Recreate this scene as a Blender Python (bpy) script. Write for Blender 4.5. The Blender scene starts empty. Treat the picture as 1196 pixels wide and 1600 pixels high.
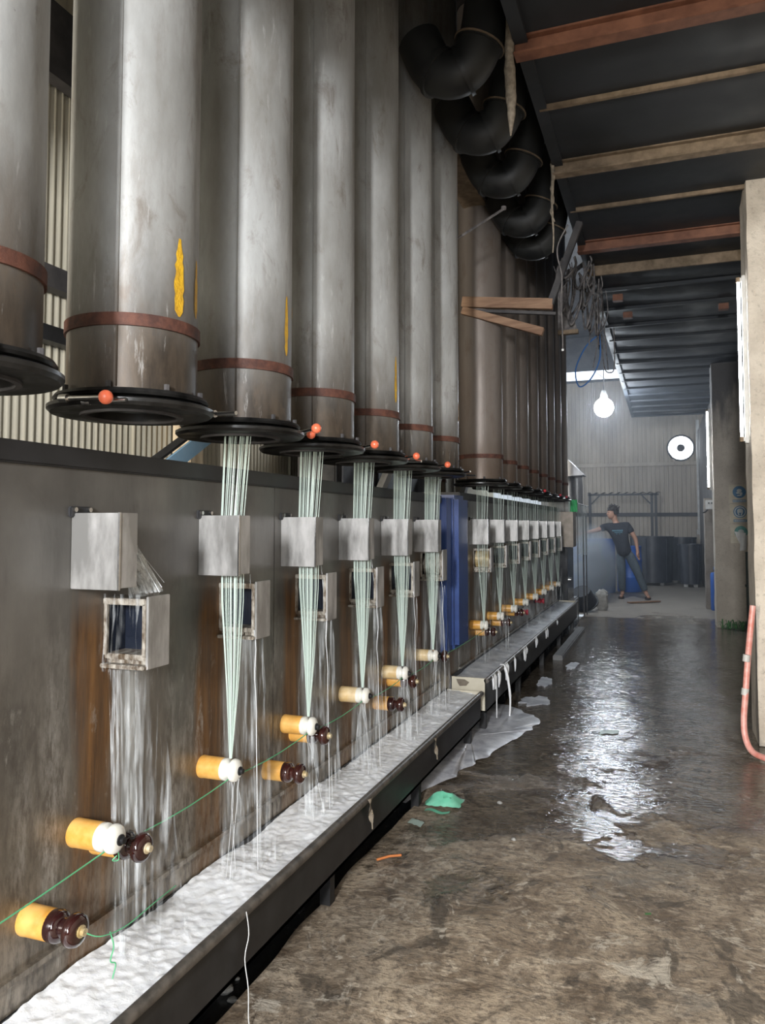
import bpy, bmesh, math, random
from mathutils import Vector, Matrix, noise
random.seed(7)
R = math.radians
S = bpy.context.scene
COL = S.collection

# ------------------------------------------------------------------ camera
cd = bpy.data.cameras.new('camera'); cam = bpy.data.objects.new('camera', cd); COL.objects.link(cam)
cam.location = (0, 0, 1.35); cam.rotation_euler = (R(93.0), 0, R(20.2))
cd.sensor_width = 36; cd.sensor_height = 36; cd.lens = 27.0          # 1200 px on the 1600 px side
cd.shift_y = -0.0268; cd.clip_start = 0.02; cd.clip_end = 200
S.camera = cam
# ------------------------------------------------------------------ view
S.view_settings.view_transform = 'Standard'; S.view_settings.look = 'None'
S.view_settings.gamma = 1; S.view_settings.use_curve_mapping = False
S.view_settings.exposure = 0.7
# ------------------------------------------------------------------ world: soft overcast daylight
W = bpy.data.worlds.new('world'); S.world = W; W.use_nodes = True
bg = W.node_tree.nodes['Background']; bg.inputs[0].default_value = (0.80, 0.90, 1.0, 1); bg.inputs[1].default_value = 0.5
# ------------------------------------------------------------------ daylight entering at the openings of the hall, plus an added fill
def area(name, loc, rot, sx, sy, power, col):
    l = bpy.data.lights.new(name, 'AREA'); l.shape = 'RECTANGLE'; l.size = sx; l.size_y = sy; l.energy = power; l.color = col
    o = bpy.data.objects.new(name, l); COL.objects.link(o); o.location = loc; o.rotation_euler = [R(a) for a in rot]
    return o
area('gate_slit_rear_offscreen', (-0.10, -3.05, 2.25), (88, 0, 0), 0.26, .7, 270, (0.98, 0.99, 1.0))     # tall gate slit behind
area('fill_rear_offscreen', (.66, -3.05, 1.55), (82, 0, -2), .9, 1.1, 55, (0.93, 0.97, 1.0))  # soft fill added from the rear for the floor and pillars
area('alley_door_rear_offscreen', (-2.22, -3.05, 1.55), (90, 0, 5), 0.5, 1.3, 280, (1.0, 0.93, 0.80))        # alley door behind the machines

# ================================================================== helpers
class B:
    def __init__(s): s.v = []; s.f = []
    def add(s, vs, fs):
        o = len(s.v); s.v += [tuple(p) for p in vs]; s.f += [tuple(i + o for i in f) for f in fs]; return s
    def box(s, x0, x1, y0, y1, z0, z1):
        return s.add([(x0,y0,z0),(x1,y0,z0),(x1,y1,z0),(x0,y1,z0),(x0,y0,z1),(x1,y0,z1),(x1,y1,z1),(x0,y1,z1)],
                     [(0,3,2,1),(4,5,6,7),(0,1,5,4),(1,2,6,5),(2,3,7,6),(3,0,4,7)])
    def bar(s, p, q, w, h, up=(0,0,1)):
        p = Vector(p); q = Vector(q); d = (q-p).normalized(); u = Vector(up)
        a = d.cross(u)
        if a.length < 1e-4: a = d.cross(Vector((1,0,0)))
        a.normalize(); b = a.cross(d).normalized()
        vs = [e + a*sx*w/2 + b*sz*h/2 for e in (p, q) for sx, sz in ((-1,-1),(1,-1),(1,1),(-1,1))]
        return s.add(vs, [(0,1,2,3),(7,6,5,4),(0,4,5,1),(1,5,6,2),(2,6,7,3),(3,7,4,0)])
    def tube(s, path, r, n=8, caps=True, flat=1.0):
        P = [Vector(p) for p in path]; m = len(P); o = len(s.v); prev = None
        for i, p in enumerate(P):
            d = (P[min(i+1, m-1)] - P[max(i-1, 0)]).normalized()
            if prev is None:
                a = d.cross(Vector((0,0,1)))
                if a.length < .05: a = d.cross(Vector((0,1,0)))
            else: a = prev - d*prev.dot(d)
            a.normalize(); prev = a; b = d.cross(a)
            rr = r[i] if isinstance(r, (list, tuple)) else r
            for k in range(n):
                t = 2*math.pi*k/n; s.v.append(tuple(p + a*math.cos(t)*rr + b*math.sin(t)*rr*flat))
        for i in range(m-1):
            for k in range(n):
                k2 = (k+1) % n; s.f.append((o+i*n+k, o+i*n+k2, o+(i+1)*n+k2, o+(i+1)*n+k))
        if caps:
            s.f.append(tuple(o+k for k in reversed(range(n)))); s.f.append(tuple(o+(m-1)*n+k for k in range(n)))
        return s
    def lathe(s, prof, org=(0,0,0), axis='Z', n=24, a0=0, a1=360):
        o = len(s.v); full = abs(a1-a0) >= 360; m = n if full else n+1
        for r, h in prof:
            for k in range(m):
                t = R(a0 + (a1-a0)*k/n); c, d = r*math.cos(t), r*math.sin(t)
                p = (c, d, h) if axis == 'Z' else ((h, c, d) if axis == 'X' else (d, h, c))
                s.v.append((p[0]+org[0], p[1]+org[1], p[2]+org[2]))
        for i in range(len(prof)-1):
            for k in range(n):
                k2 = (k+1) % m; s.f.append((o+i*m+k, o+i*m+k2, o+(i+1)*m+k2, o+(i+1)*m+k))
        return s
    def ball(s, c, r, n=12, sc=(1,1,1)):
        prof = [(max(r*math.sin(math.pi*i/(n//2+2)), 1e-5), -r*math.cos(math.pi*i/(n//2+2))) for i in range(n//2+3)]
        o = len(s.v); s.lathe(prof, (0,0,0), 'Z', n)
        for i in range(o, len(s.v)):
            p = s.v[i]; s.v[i] = (c[0]+p[0]*sc[0], c[1]+p[1]*sc[1], c[2]+p[2]*sc[2])
        return s
    def grid(s, nx, ny, fn):
        o = len(s.v)
        for j in range(ny+1):
            for i in range(nx+1): s.v.append(tuple(fn(i/nx, j/ny)))
        for j in range(ny):
            for i in range(nx):
                a = o+j*(nx+1)+i; s.f.append((a, a+1, a+nx+2, a+nx+1))
        return s
    def slab(s, outline, z0, z1):
        n = len(outline); vs = [(x,y,z0) for x,y in outline] + [(x,y,z1) for x,y in outline]
        return s.add(vs, [tuple(reversed(range(n))), tuple(range(n,2*n))] + [(i,(i+1)%n,(i+1)%n+n,i+n) for i in range(n)])
    def build(s, name, mat, parent=None, smooth=None, bevel=0, loc=None):
        me = bpy.data.meshes.new(name); me.from_pydata(s.v, [], s.f); me.update()
        bm = bmesh.new(); bm.from_mesh(me); bmesh.ops.recalc_face_normals(bm, faces=bm.faces)
        if bevel: bmesh.ops.bevel(bm, geom=bm.edges[:], offset=bevel, segments=2, affect='EDGES', clamp_overlap=True)
        bm.to_mesh(me); bm.free()
        me.materials.append(mat)
        if smooth is not None:
            for p in me.polygons: p.use_smooth = True
            me.set_sharp_from_angle(angle=R(smooth))
        o = bpy.data.objects.new(name, me); COL.objects.link(o); o.parent = parent
        if loc: o.location = loc
        return o

def tag(o, label, cat, group=None, kind=None):
    if label: o['label'] = label
    if cat: o['category'] = cat
    if group: o['group'] = group
    if kind: o['kind'] = kind
    return o
def thing(name, loc, label, cat, group=None, rz=0):
    o = bpy.data.objects.new(name, None); COL.objects.link(o); o.empty_display_size = .1
    o.location = loc; o.rotation_euler = (0,0,rz); return tag(o, label, cat, group)
def struct(o): o['kind'] = 'structure'; return o
KIDS = {}
def kids(o): return [c for c in bpy.data.objects if c.parent == o]
def clone(root, loc, label, group=None, rz=None, skip=()):
    r = root.copy(); COL.objects.link(r); r.location = loc; r['label'] = label
    if rz is not None: r.rotation_euler = (0,0,rz)
    if group: r['group'] = group
    for ch in kids(root):
        if ch.name.split('.')[0] in skip: continue
        c = ch.copy(); COL.objects.link(c); c.parent = r
        for g in kids(ch):
            d = g.copy(); COL.objects.link(d); d.parent = c
    return r
def nz(x, y=0, z=0): return noise.noise(Vector((x, y, z)))

# ------------------------------------------------------------------ materials
class NT:
    def __init__(s, name):
        s.m = bpy.data.materials.new(name); s.m.use_nodes = True; s.t = s.m.node_tree
        s.b = s.t.nodes['Principled BSDF']; s.out = s.t.nodes['Material Output']; s._pos = None
    def n(s, ty, **k):
        x = s.t.nodes.new(ty)
        for a, v in k.items(): setattr(x, a, v)
        return x
    def L(s, a, b): s.t.links.new(a, b)
    def put(s, sock, v):
        if hasattr(v, 'is_output'): s.L(v, sock)
        elif isinstance(v, (tuple, list)) and len(v) == 3 and sock.type == 'RGBA': sock.default_value = (*v, 1)
        else: sock.default_value = v
    def pos(s):
        if not s._pos: s._pos = s.n('ShaderNodeNewGeometry').outputs['Position']
        return s._pos
    def xyz(s):
        q = s.n('ShaderNodeSeparateXYZ'); s.L(s.pos(), q.inputs[0]); return q.outputs
    def math(s, op, a, b=0, c=0, clamp=False):
        x = s.n('ShaderNodeMath', operation=op, use_clamp=clamp); s.put(x.inputs[0], a); s.put(x.inputs[1], b); s.put(x.inputs[2], c); return x.outputs[0]
    def noise(s, scale=5, st=(1,1,1), detail=6, rough=.6, dist=0, off=(0,0,0)):
        mp = s.n('ShaderNodeMapping'); s.L(s.pos(), mp.inputs[0]); mp.inputs['Scale'].default_value = st; mp.inputs['Location'].default_value = off
        x = s.n('ShaderNodeTexNoise'); s.L(mp.outputs[0], x.inputs['Vector']); x.inputs['Scale'].default_value = scale
        x.inputs['Detail'].default_value = detail; x.inputs['Roughness'].default_value = rough; x.inputs['Distortion'].default_value = dist
        return x.outputs['Fac']
    def mr(s, v, a, b, c=0., d=1., smooth=False):
        x = s.n('ShaderNodeMapRange'); x.clamp = True
        if smooth: x.interpolation_type = 'SMOOTHSTEP'
        s.put(x.inputs[0], v)
        for i, k in enumerate((a, b, c, d)): x.inputs[i+1].default_value = k
        return x.outputs[0]
    def mix(s, f, a, b):
        x = s.n('ShaderNodeMix', data_type='RGBA'); s.put(x.inputs[0], f); s.put(x.inputs[6], a); s.put(x.inputs[7], b); return x.outputs[2]
    def bump(s, h, strength=.3, dist=.01):
        x = s.n('ShaderNodeBump'); x.inputs['Strength'].default_value = strength; x.inputs['Distance'].default_value = dist
        s.L(h, x.inputs['Height']); s.L(x.outputs[0], s.b.inputs['Normal'])
    def set(s, **k):
        for a, v in k.items(): s.put(s.b.inputs[a.replace('_', ' ')], v)
        return s.m
def simple(name, c1, c2=None, scale=8, st=(1,1,1), lo=.38, hi=.62, rough=.5, rough2=None, metal=0., bump=0., bs=30, detail=6, **k):
    t = NT(name)
    if c2:
        f = t.mr(t.noise(scale, st, detail), lo, hi); t.set(Base_Color=t.mix(f, c1, c2))
        if rough2 is not None: t.set(Roughness=t.mr(f, 0, 1, rough, rough2))
        else: t.set(Roughness=rough)
    else: t.set(Base_Color=c1, Roughness=rough)
    t.set(Metallic=metal, **k)
    if bump: t.bump(t.noise(bs, st, 5), bump, .01)
    return t.m
def emit(name, col, st):
    t = NT(name); t.set(Base_Color=(0,0,0), Emission_Color=col, Emission_Strength=st); return t.m

def m_tube():
    t = NT('duct_steel'); x, y, z = t.xyz()
    n1 = t.noise(3.0, (1,1,.35), 7, .65); n2 = t.noise(14, (1,1,.25), 8, .7); n3 = t.noise(60, (1,1,.5), 3)
    base = t.mix(t.mr(n1, .35, .68), (.24,.235,.22), (.44,.45,.45))
    base = t.mix(t.mr(n2, .52, .72, 0, .55), base, (.17,.15,.13))
    # soot and brown grime that collects at the lower mouth
    zz = t.math('ADD', z, t.math('MULTIPLY', t.math('SUBTRACT', n1, .5), .35))
    base = t.mix(t.mr(zz, 1.68, 2.14, .97, 0, True), base, t.mix(t.mr(n2, .35, .65), (.018,.012,.008), (.085,.062,.042)))
    base = t.mix(t.mr(t.noise(9,(1,1,.5),8,.75,.6,(3,1,0)), .56, .68, 0, .55), base, (.12,.09,.065))
    base = t.mix(t.mr(t.noise(34,(1,1,.12),6,.75,.3,(1,5,0)), .60, .70, 0, .45), base, (.58,.58,.57))
    base = t.mix(t.mr(t.noise(22,(1,1,.3),8,.8,1.2,(7,2,0)), .66, .72, 0, .7), base, (.06,.045,.035))
    # the section beyond the blue post is rust-brown
    base = t.mix(t.math('MULTIPLY', t.mr(y, 5.25, 5.3), t.mr(n1, .3, .7, .6, .9)), base, (.135,.098,.075))
    t.set(Base_Color=base, Metallic=.30, Roughness=t.mr(n2, .3, .7, .40, .60)); t.bump(n3, .12, .004)
    return t.m
def m_machine(name, y0, p, wet=1.):
    t = NT(name); x, y, z = t.xyz()
    wob = t.math('MULTIPLY', t.math('SUBTRACT', t.noise(2.2, (1,1,.6), 4), .5), .30)
    u = t.math('FRACT', t.math('ADD', t.math('DIVIDE', t.math('SUBTRACT', y, y0), p), t.math('ADD', wob, 2.0)))
    fine = t.noise(26, (1,1,.07), 8, .7); mid = t.noise(7, (1,1,.16), 7, .65); big = t.noise(2.2, (1,1,1), 5); spec = t.noise(40, (1,1,.3), 6, .75)
    base = t.mix(t.mr(big, .35, .65), (.085,.080,.074), (.155,.148,.136))
    base = t.mix(t.mr(mid, .5, .75, 0, .5), base, (.055,.05,.046))
    base = t.mix(t.math('MULTIPLY', t.mr(z, 1.25, .55, 0, .75), t.mr(big, .3, .6, .5, 1.)), base, t.mix(t.mr(spec, .35, .65), (.085,.062,.04), (.20,.165,.12)))
    low = t.mr(t.math('ADD', z, t.math('MULTIPLY', mid, .25)), 1.22, 1.34, 1, 0)
    brown = t.math('MULTIPLY', t.math('MULTIPLY', t.mr(u, .0, .06), t.mr(u, .24, .36, 1, 0)), low)
    brown = t.math('MULTIPLY', brown, t.mr(mid, .25, .55, .35, 1.))
    base = t.mix(t.math('MULTIPLY', brown, .92*wet), base, t.mix(t.mr(fine, .35, .65), (.060,.030,.014), (.24,.115,.035)))
    low2 = t.mr(z, .95, 1.1, 1, 0); 
    white = t.math('MULTIPLY', t.math('MULTIPLY', t.mr(u, .26, .36), t.mr(u, .46, .60, 1, 0)), low2)
    white = t.math('MULTIPLY', white, t.mr(fine, .40, .62))
    base = t.mix(t.math('MULTIPLY', white, .75), base, (.52,.54,.54))
    left = t.math('MULTIPLY', t.math('MULTIPLY', t.mr(u, .66, .80), t.mr(z, .55, 1.15, 1, 0)), t.math('MULTIPLY', t.mr(mid, .45, .6), t.mr(spec, .42, .6)))
    base = t.mix(t.math('MULTIPLY', left, .7), base, (.46,.45,.42))
    base = t.mix(t.math('MULTIPLY', t.mr(z, .62, .42), t.mr(spec, .4, .6, 0, .55)), base, (.34,.29,.23))
    blot = t.noise(5, (1,1,.45), 9, .72, .8, (2,6,1)); base = t.mix(t.mr(blot, .54, .70, 0, .55), base, (.045,.038,.032)); base = t.mix(t.math('MULTIPLY', t.mr(t.noise(16,(1,1,.22),9,.78,.6,(5,1,3)), .57, .66, 0, .6), t.mr(z, 1.2, .8)), base, (.42,.40,.36))
    t.set(Base_Color=base, Metallic=.30, Roughness=t.mr(t.math('ADD', mid, t.math('MULTIPLY', brown, .2)), .3, .8, .26, .5))
    t.bump(t.math('ADD', fine, spec), .10, .004)
    return t.m
def m_floor():
    t = NT('wet_concrete'); x, y, z = t.xyz()
    big = t.noise(1.1, (1,1,1), 5, .6, .6); med = t.noise(4.5, (1,.8,1), 8, .65, .8, (4,2,0)); fine = t.noise(38, (1,1,1), 8, .75); sw = t.noise(9, (.8,1,1), 7, .7, 1.6, (1,7,0))
    c = t.mix(t.mr(med, .36, .64), (.14,.10,.065), (.46,.37,.27))
    c = t.mix(t.mr(sw, .5, .62, 0, .8), c, (.50,.42,.325))
    c = t.mix(t.mr(fine, .48, .62, 0, .75), c, (.075,.055,.040))
    c = t.mix(t.mr(t.noise(2.3,(1,1,1),6,.7,.4,(9,3,0)), .56, .68, 0, .6), c, (.20,.185,.16))
    c = t.mix(t.mr(t.noise(3.2,(1,.75,1),9,.68,1.0,(2,8,0)), .56, .61, 0, .72), c, (.055,.042,.030))
    c = t.mix(t.mr(t.noise(6.5,(1,.7,1),9,.72,1.4,(6,1,0)), .58, .63, 0, .7), c, (.60,.54,.45))
    # dry pale cement beyond the machines
    dry = t.mr(t.math('ADD', y, t.math('MULTIPLY', t.math('SUBTRACT', big, .5), 5.0)), 11.4, 12.6)
    c = t.mix(t.math('MULTIPLY', dry, .8), c, (.30,.27,.235))
    wet = t.mr(t.math('ADD', t.math('ADD', big, t.math('MULTIPLY', med, .45)), t.math('MULTIPLY', t.mr(y, 2.2, 5.4), .46)), .87, .96)
    wet = t.math('MULTIPLY', wet, t.mr(dry, 0, 1, 1, .25))
    c = t.mix(t.math('MULTIPLY', wet, .66), c, (.035,.028,.022))
    rip = t.noise(16, (1,2.6,1), 3, .5, .5); 
    t.set(Base_Color=c, Roughness=t.mr(t.math('ADD', wet, t.math('MULTIPLY', t.math('SUBTRACT', fine, .5), .5)), .05, .9, .52, .07), Specular_IOR_Level=.6)
    h = t.math('ADD', t.math('MULTIPLY', t.math('ADD', med, t.math('MULTIPLY', fine, .35)), t.mr(wet, 0, 1, 1., .12)), t.math('MULTIPLY', rip, .30))
    t.bump(h, .8, .022)
    return t.m
def m_concrete(name, c1, c2, dark=(.03,.03,.035), zd=None, bs=.5):
    t = NT(name); x, y, z = t.xyz()
    a = t.noise(3, (1,1,1), 7, .65); b = t.noise(30, (1,1,1), 6, .7); v = t.noise(6, (1,1,.2), 5)
    c = t.mix(t.mr(a, .35, .65), c1, c2); c = t.mix(t.mr(b, .55, .72, 0, .5), c, (.10,.085,.07))
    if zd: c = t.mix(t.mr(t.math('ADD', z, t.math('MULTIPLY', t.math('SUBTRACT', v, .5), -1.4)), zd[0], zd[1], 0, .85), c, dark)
    t.set(Base_Color=c, Roughness=.85); t.bump(t.math('ADD', a, b), bs, .012); return t.m
def m_sheet(name, c1, c2, rust=.3):
    t = NT(name); x, y, z = t.xyz()
    a = t.noise(2, (1,1,.5), 6); v = t.noise(10, (1,1,.06), 7, .7)
    c = t.mix(t.mr(a, .35, .65), c1, c2); c = t.mix(t.mr(v, .5, .75, 0, rust), c, (.16,.11,.07))
    t.set(Base_Color=c, Roughness=.55, Metallic=.1); return t.m
def m_foam(name, c, c2, bs):
    t = NT(name); a = t.noise(bs, (1,1,1), 6, .65, .4); b = t.noise(bs*4, (1,1,1), 4)
    t.set(Base_Color=t.mix(t.mr(a, .38, .6), c2, c), Roughness=.38, Subsurface_Weight=.12, Subsurface_Radius=(.01,.01,.012), Subsurface_Scale=.5)
    t.bump(t.math('ADD', a, t.math('MULTIPLY', b, .4)), .35, .008); return t.m
def m_water(name, c, opac, tr=.3):
    t = NT(name); t.set(Base_Color=c, Roughness=.12, Alpha=opac); return t.m

TUBE = m_tube(); MACH1 = m_machine('machine_steel', 1.465, .533); MACH2 = m_machine('machine_steel_far', 5.42, .58, .7)
FLOOR = m_floor()
PILLAR = m_concrete('pillar_concrete', (.42,.37,.31), (.62,.56,.48), bs=.9)
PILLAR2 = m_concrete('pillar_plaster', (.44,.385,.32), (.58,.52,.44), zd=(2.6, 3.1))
WALLR = m_concrete('sooty_wall', (.10,.095,.095), (.17,.155,.145))
SHEETL = m_sheet('cream_sheet', (.50,.46,.36), (.62,.58,.47), .18)
SHEETF = m_sheet('far_sheet', (.31,.265,.215), (.42,.365,.30), .45)
CEIL = simple('ceiling_board', (.012,.015,.018), (.022,.026,.033), 2.5, rough=.5, rough2=.7)
BEAM_R = simple('red_oxide_steel', (.13,.052,.030), (.22,.095,.055), 9, rough=.6, metal=.1)
BEAM_T = simple('dusty_tan_steel', (.13,.095,.06), (.23,.17,.115), 14, rough=.8)
BEAM_D = simple('sooty_steel', (.025,.024,.026), (.06,.055,.055), 6, rough=.6)
RUST = simple('rust_strap', (.05,.018,.012), (.11,.04,.024), 25, rough=.75, bump=.3)
BLACK = simple('black_greased_steel', (.006,.006,.006), (.022,.021,.02), 12, rough=.28, rough2=.5, metal=.3)
BLACKP = simple('black_paint', (.008,.008,.009), (.018,.018,.02), 6, rough=.5)
CHROME = simple('bright_rod', (.55,.55,.55), (.7,.7,.7), 30, rough=.25, metal=1.)
KNOB = simple('orange_knob', (.78,.16,.075), rough=.3, Coat_Weight=.4)
YELLOW = simple('yellow_paint', (.68,.40,.015), (.55,.30,.02), 40, rough=.6, bump=.4, bs=80)
BOXST = simple('box_stainless', (.27,.265,.255), (.50,.49,.48), 16, (1,1,.3), rough=.34, rough2=.5, metal=.55, bump=.06, bs=25)
FRAME = simple('crusted_frame', (.09,.062,.038), (.40,.37,.32), 55, (1,1,.4), rough=.45, metal=.2, bump=.4, bs=50)
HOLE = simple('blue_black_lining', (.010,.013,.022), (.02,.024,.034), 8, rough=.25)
BRASS = simple('scaled_plate', (.45,.33,.14), (.66,.58,.42), 14, rough=.4, metal=.3)
ORANGE = simple('ochre_ceramic', (.62,.29,.045), (.74,.42,.12), 18, (1,1,1), .35, .6, rough=.35)
CREAMY = simple('ochre_ceramic_pale', (.60,.40,.16), (.70,.55,.33), 18, (1,1,1), .35, .6, rough=.4)
WHITEC = simple('white_ceramic', (.76,.74,.66), (.84,.82,.76), 10, rough=.18, Coat_Weight=.5)
BROWNC = simple('brown_glaze', (.022,.006,.006), (.05,.014,.01), 10, rough=.10, Coat_Weight=.8)
YARN = NT('pale_green_yarn'); YARN = YARN.set(Base_Color=(.70,.82,.75), Roughness=.4, Alpha=.55)
THREAD = simple('green_thread', (.10,.42,.20), rough=.5)
FOAM = m_foam('white_foam', (.95,.96,.97), (.88,.90,.93), 26)
FOAM2 = m_foam('grey_suds', (.80,.83,.87), (.46,.50,.56), 9)
FOAM3 = m_foam('floor_suds', (.74,.75,.79), (.40,.41,.46), 7)
WATER = m_water('falling_water', (.78,.82,.84), .22)
WATERW = m_water('white_water', (.85,.88,.90), .45)
LIP = simple('trough_lip', (.075,.068,.06), (.17,.15,.13), 20, rough=.4, metal=.4)
CREAM = simple('cream_flaking_paint', (.62,.58,.47), (.52,.47,.36), 6, rough=.55)
BLUE = simple('blue_painted_steel', (.018,.045,.17), (.03,.07,.24), 5, rough=.35)
BLUEP = simple('blue_plastic', (.018,.085,.34), (.03,.12,.42), 3, rough=.4)
STRUT = simple('light_blue_paint', (.22,.40,.55), (.30,.46,.60), 9, rough=.5)
WOOD = simple('grey_wood', (.25,.19,.12), (.42,.34,.23), 9, (3,3,.3), rough=.8)
WOODB = simple('brown_timber', (.16,.085,.05), (.30,.185,.115), 9, (.3,3,3), rough=.75)
DUCTBK = simple('black_duct', (.008,.009,.010), (.022,.023,.022), 4, rough=.5, rough2=.65)
DUST = simple('dusty_rope', (.20,.165,.125), (.33,.28,.215), 40, rough=.95, bump=.6, bs=120)
CABLE = simple('dusty_cable', (.07,.066,.068), (.19,.175,.17), 20, rough=.85)
CABLEB = simple('blue_cable', (.05,.16,.42), rough=.5)
HOSE = simple('red_hose', (.58,.20,.16), (.68,.36,.32), 16, rough=.4)
WEED = simple('weed_green', (.04,.15,.04), (.09,.24,.07), 30, rough=.6)
BIN = simple('black_tub', (.012,.014,.02), (.03,.033,.042), 5, rough=.4)
GREENP = simple('mint_plastic', (.16,.55,.36), (.24,.62,.44), 14, rough=.35)
GREENB = simple('bright_green_rag', (.05,.50,.16), rough=.6)
STONE = simple('rubble', (.28,.27,.25), (.42,.41,.39), 18, rough=.8, bump=.5, bs=60)
GALV = simple('galvanised_hood', (.22,.22,.23), (.40,.40,.41), 4, (1,1,.4), rough=.25, rough2=.4, metal=.85)
PLASTIC = simple('grey_plastic', (.42,.41,.39), (.52,.51,.49), 8, rough=.5)
POSTER = simple('poster_paper', (.52,.47,.36), (.62,.57,.46), 12, rough=.6)
PRINTB = simple('poster_blue', (.03,.14,.30), (.05,.20,.38), 40, rough=.5)
PRINTT = simple('poster_teal', (.05,.26,.24), (.12,.36,.32), 40, rough=.5)
PRINTW = simple('poster_white', (.55,.60,.60), rough=.5)
RAG = simple('white_rag', (.72,.73,.72), (.82,.83,.82), 20, rough=.8)
PIPEG = simple('dark_green_pipe', (.02,.04,.035), rough=.4)
REDP = simple('red_part', (.45,.03,.05), rough=.35)
LEDM = emit('led_glow', (.84,.92,1.0), 160)
TUBEM = emit('tube_glow', (.92,.97,1.0), 22)
SKYM = emit('daylight_pane', (.88,.94,1.0), 6.0)
SKYM2 = emit('daylight_strip', (.80,.88,1.0), 1.6)
SHIRT = simple('black_cotton', (.010,.011,.016), (.018,.019,.026), 20, rough=.9)
PANTS = simple('slate_trousers', (.045,.06,.075), (.065,.085,.10), 14, rough=.85)
SKIN = simple('skin', (.30,.155,.10), (.34,.18,.12), 10, rough=.55)
HAIR = simple('dark_hair', (.012,.009,.008), (.03,.022,.018), 60, rough=.5)
SOLE = simple('sandal', (.03,.022,.02), rough=.7)
PRINTS = simple('shirt_print', (.10,.22,.28), rough=.7)

XW = -1.33                       # plane of the machine front
Y1 = [1.465 + .533*i for i in range(6)]
Y2 = [5.42 + .58*i for i in range(8)]
ORD = ['first', 'second', 'third', 'fourth', 'fifth', 'sixth', 'seventh', 'eighth']

# ================================================================== structure
def floor_z(x, y): return .006*nz(x*1.3, y*1.3) + .004*nz(x*4, y*4, 3) - .002
b = B()
xs = lambda y: -1.17 + .035*nz(y*.9, 5) + .015*nz(y*4, 9)
b.grid(70, 420, lambda u, v: (lambda y: (lambda x: (x, y, floor_z(x, y)))(xs(y) + u*(2.6 - xs(y))))(-7 + v*19.0))
b.grid(40, 60, lambda u, v: (-2.95 + u*5.55, 11.999 + v*8.3, floor_z(-2.95 + u*5.55, 12 + v*8.3)))
fl = struct(b.build('floor', FLOOR, smooth=60))
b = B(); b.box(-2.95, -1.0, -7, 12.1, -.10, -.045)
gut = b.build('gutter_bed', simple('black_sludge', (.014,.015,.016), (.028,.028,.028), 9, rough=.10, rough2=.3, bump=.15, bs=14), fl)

# left wall: cream corrugated sheets behind the machines
wl = struct(thing('wall_left', (-2.62, 0, 0), None, None)); del wl['kind']; struct(wl)
def corr(L, H, p, a, n=4):
    k = int(L/p*n)
    return B().grid(k, 1, lambda u, v: (a*math.sin(2*math.pi*u*L/p), u*L, v*H))
sheet = corr(.93, 5.2, .045, .006)
first = None
for i in range(15):
    if first is None: first = sheet.build('sheet', SHEETL, wl, 80); o = first
    else: o = first.copy(); COL.objects.link(o)
    o.location = (.012*(i % 2), -1.2 + .9*i, 0)
for z, h in ((2.40, .10), (3.36, .34), (2.16, .07), (1.2, .08)):
    B().box(.02, .09, -1.2, 12.2, z, z+h).build('purlin', BLACKP if h < .09 else BEAM_D, wl)
for y in (3.62, 5.6, 7.9, 9.8):
    B().box(.03, .15, y, y+.13, 0, 5.2).build('post', WOOD, wl, bevel=.004)

# far wall: three rows of grey-beige profiled sheets with rails, a daylight strip above
wf = struct(thing('wall_far', (0, 20.0, 0), None, None))
def prof(Lx, H):
    ns = int(Lx/.10); vs = B()
    pts = []
    for i in range(ns): 
        x = i*.10; pts += [(x, 0), (x+.06, 0), (x+.068, -.014), (x+.092, -.014)]
    pts.append((ns*.10, 0))
    return vs.grid(len(pts)-1, 1, lambda u, v: (pts[round(u*(len(pts)-1))][0], pts[round(u*(len(pts)-1))][1], v*H))
for z, h in ((0, 1.56), (1.64, 1.16), (2.88, 2.08)):
    pr = None
    for i in range(4):
        if pr is None: pr = prof(1.02, h).build('sheet', SHEETF, wf); o = pr
        else: o = pr.copy(); COL.objects.link(o)
        o.location = (-3.0 + 1.0*i, -.004*(i % 2), z)
for z in (1.60, 2.84):
    B().box(-3.0, 1.0, -.07, .02, z-.045, z+.045).build('rail', BEAM_D if z < 2 else SHEETF, wf, bevel=.004)
B().box(-3.0, 1.0, .02, .06, 0, 6.2).build('backing', BEAM_D, wf)
B().box(-3.0, 1.0, -.06, .02, 4.96, 5.02).build('rail', BEAM_D, wf)
B().box(-3.0, 1.0, -.05, .02, 5.25, 6.1).build('header', BEAM_D, wf)
w1 = struct(thing('window_1', (-3.0, 19.97, 5.02), None, None))
B().box(0, 2.1, 0, .02, 0, .23).build('pane', SKYM2, w1)
for x in (0, 2.06): B().box(x, x+.06, -.03, .03, -.01, .25).build('frame', BEAM_D, w1)
B().bar((1.35, -.02, .23), (1.65, -.02, 0), .012, .012).build('glazing_bar', BEAM_D, w1)
# exhaust opening with its fan hub
w2 = struct(thing('window_2', (.385, 19.97, 3.215), None, None))
pts = [(.285 + .012*nz(k*.9))*1 for k in range(32)]
B().lathe([(.01, 0), (.285, 0), (.285, .02), (.01, .02)], (0,0,-.0), 'Y', 32).build('pane', SKYM, w2, 40)
B().lathe([(.284, .02), (.284, -.05), (.325, -.05), (.325, .02)], (0,0,0), 'Y', 32).build('ring', BEAM_D, w2, 40)
B().lathe([(.001, -.06), (.085, -.06), (.095, -.04), (.095, .0)], (0,0,0), 'Y', 20).build('fan_hub', BEAM_D, w2, 40)
B().bar((-.28, -.02, -.12), (-.2, -.02, -.24), .05, .05).build('bracket', BEAM_D, w2)

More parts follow.
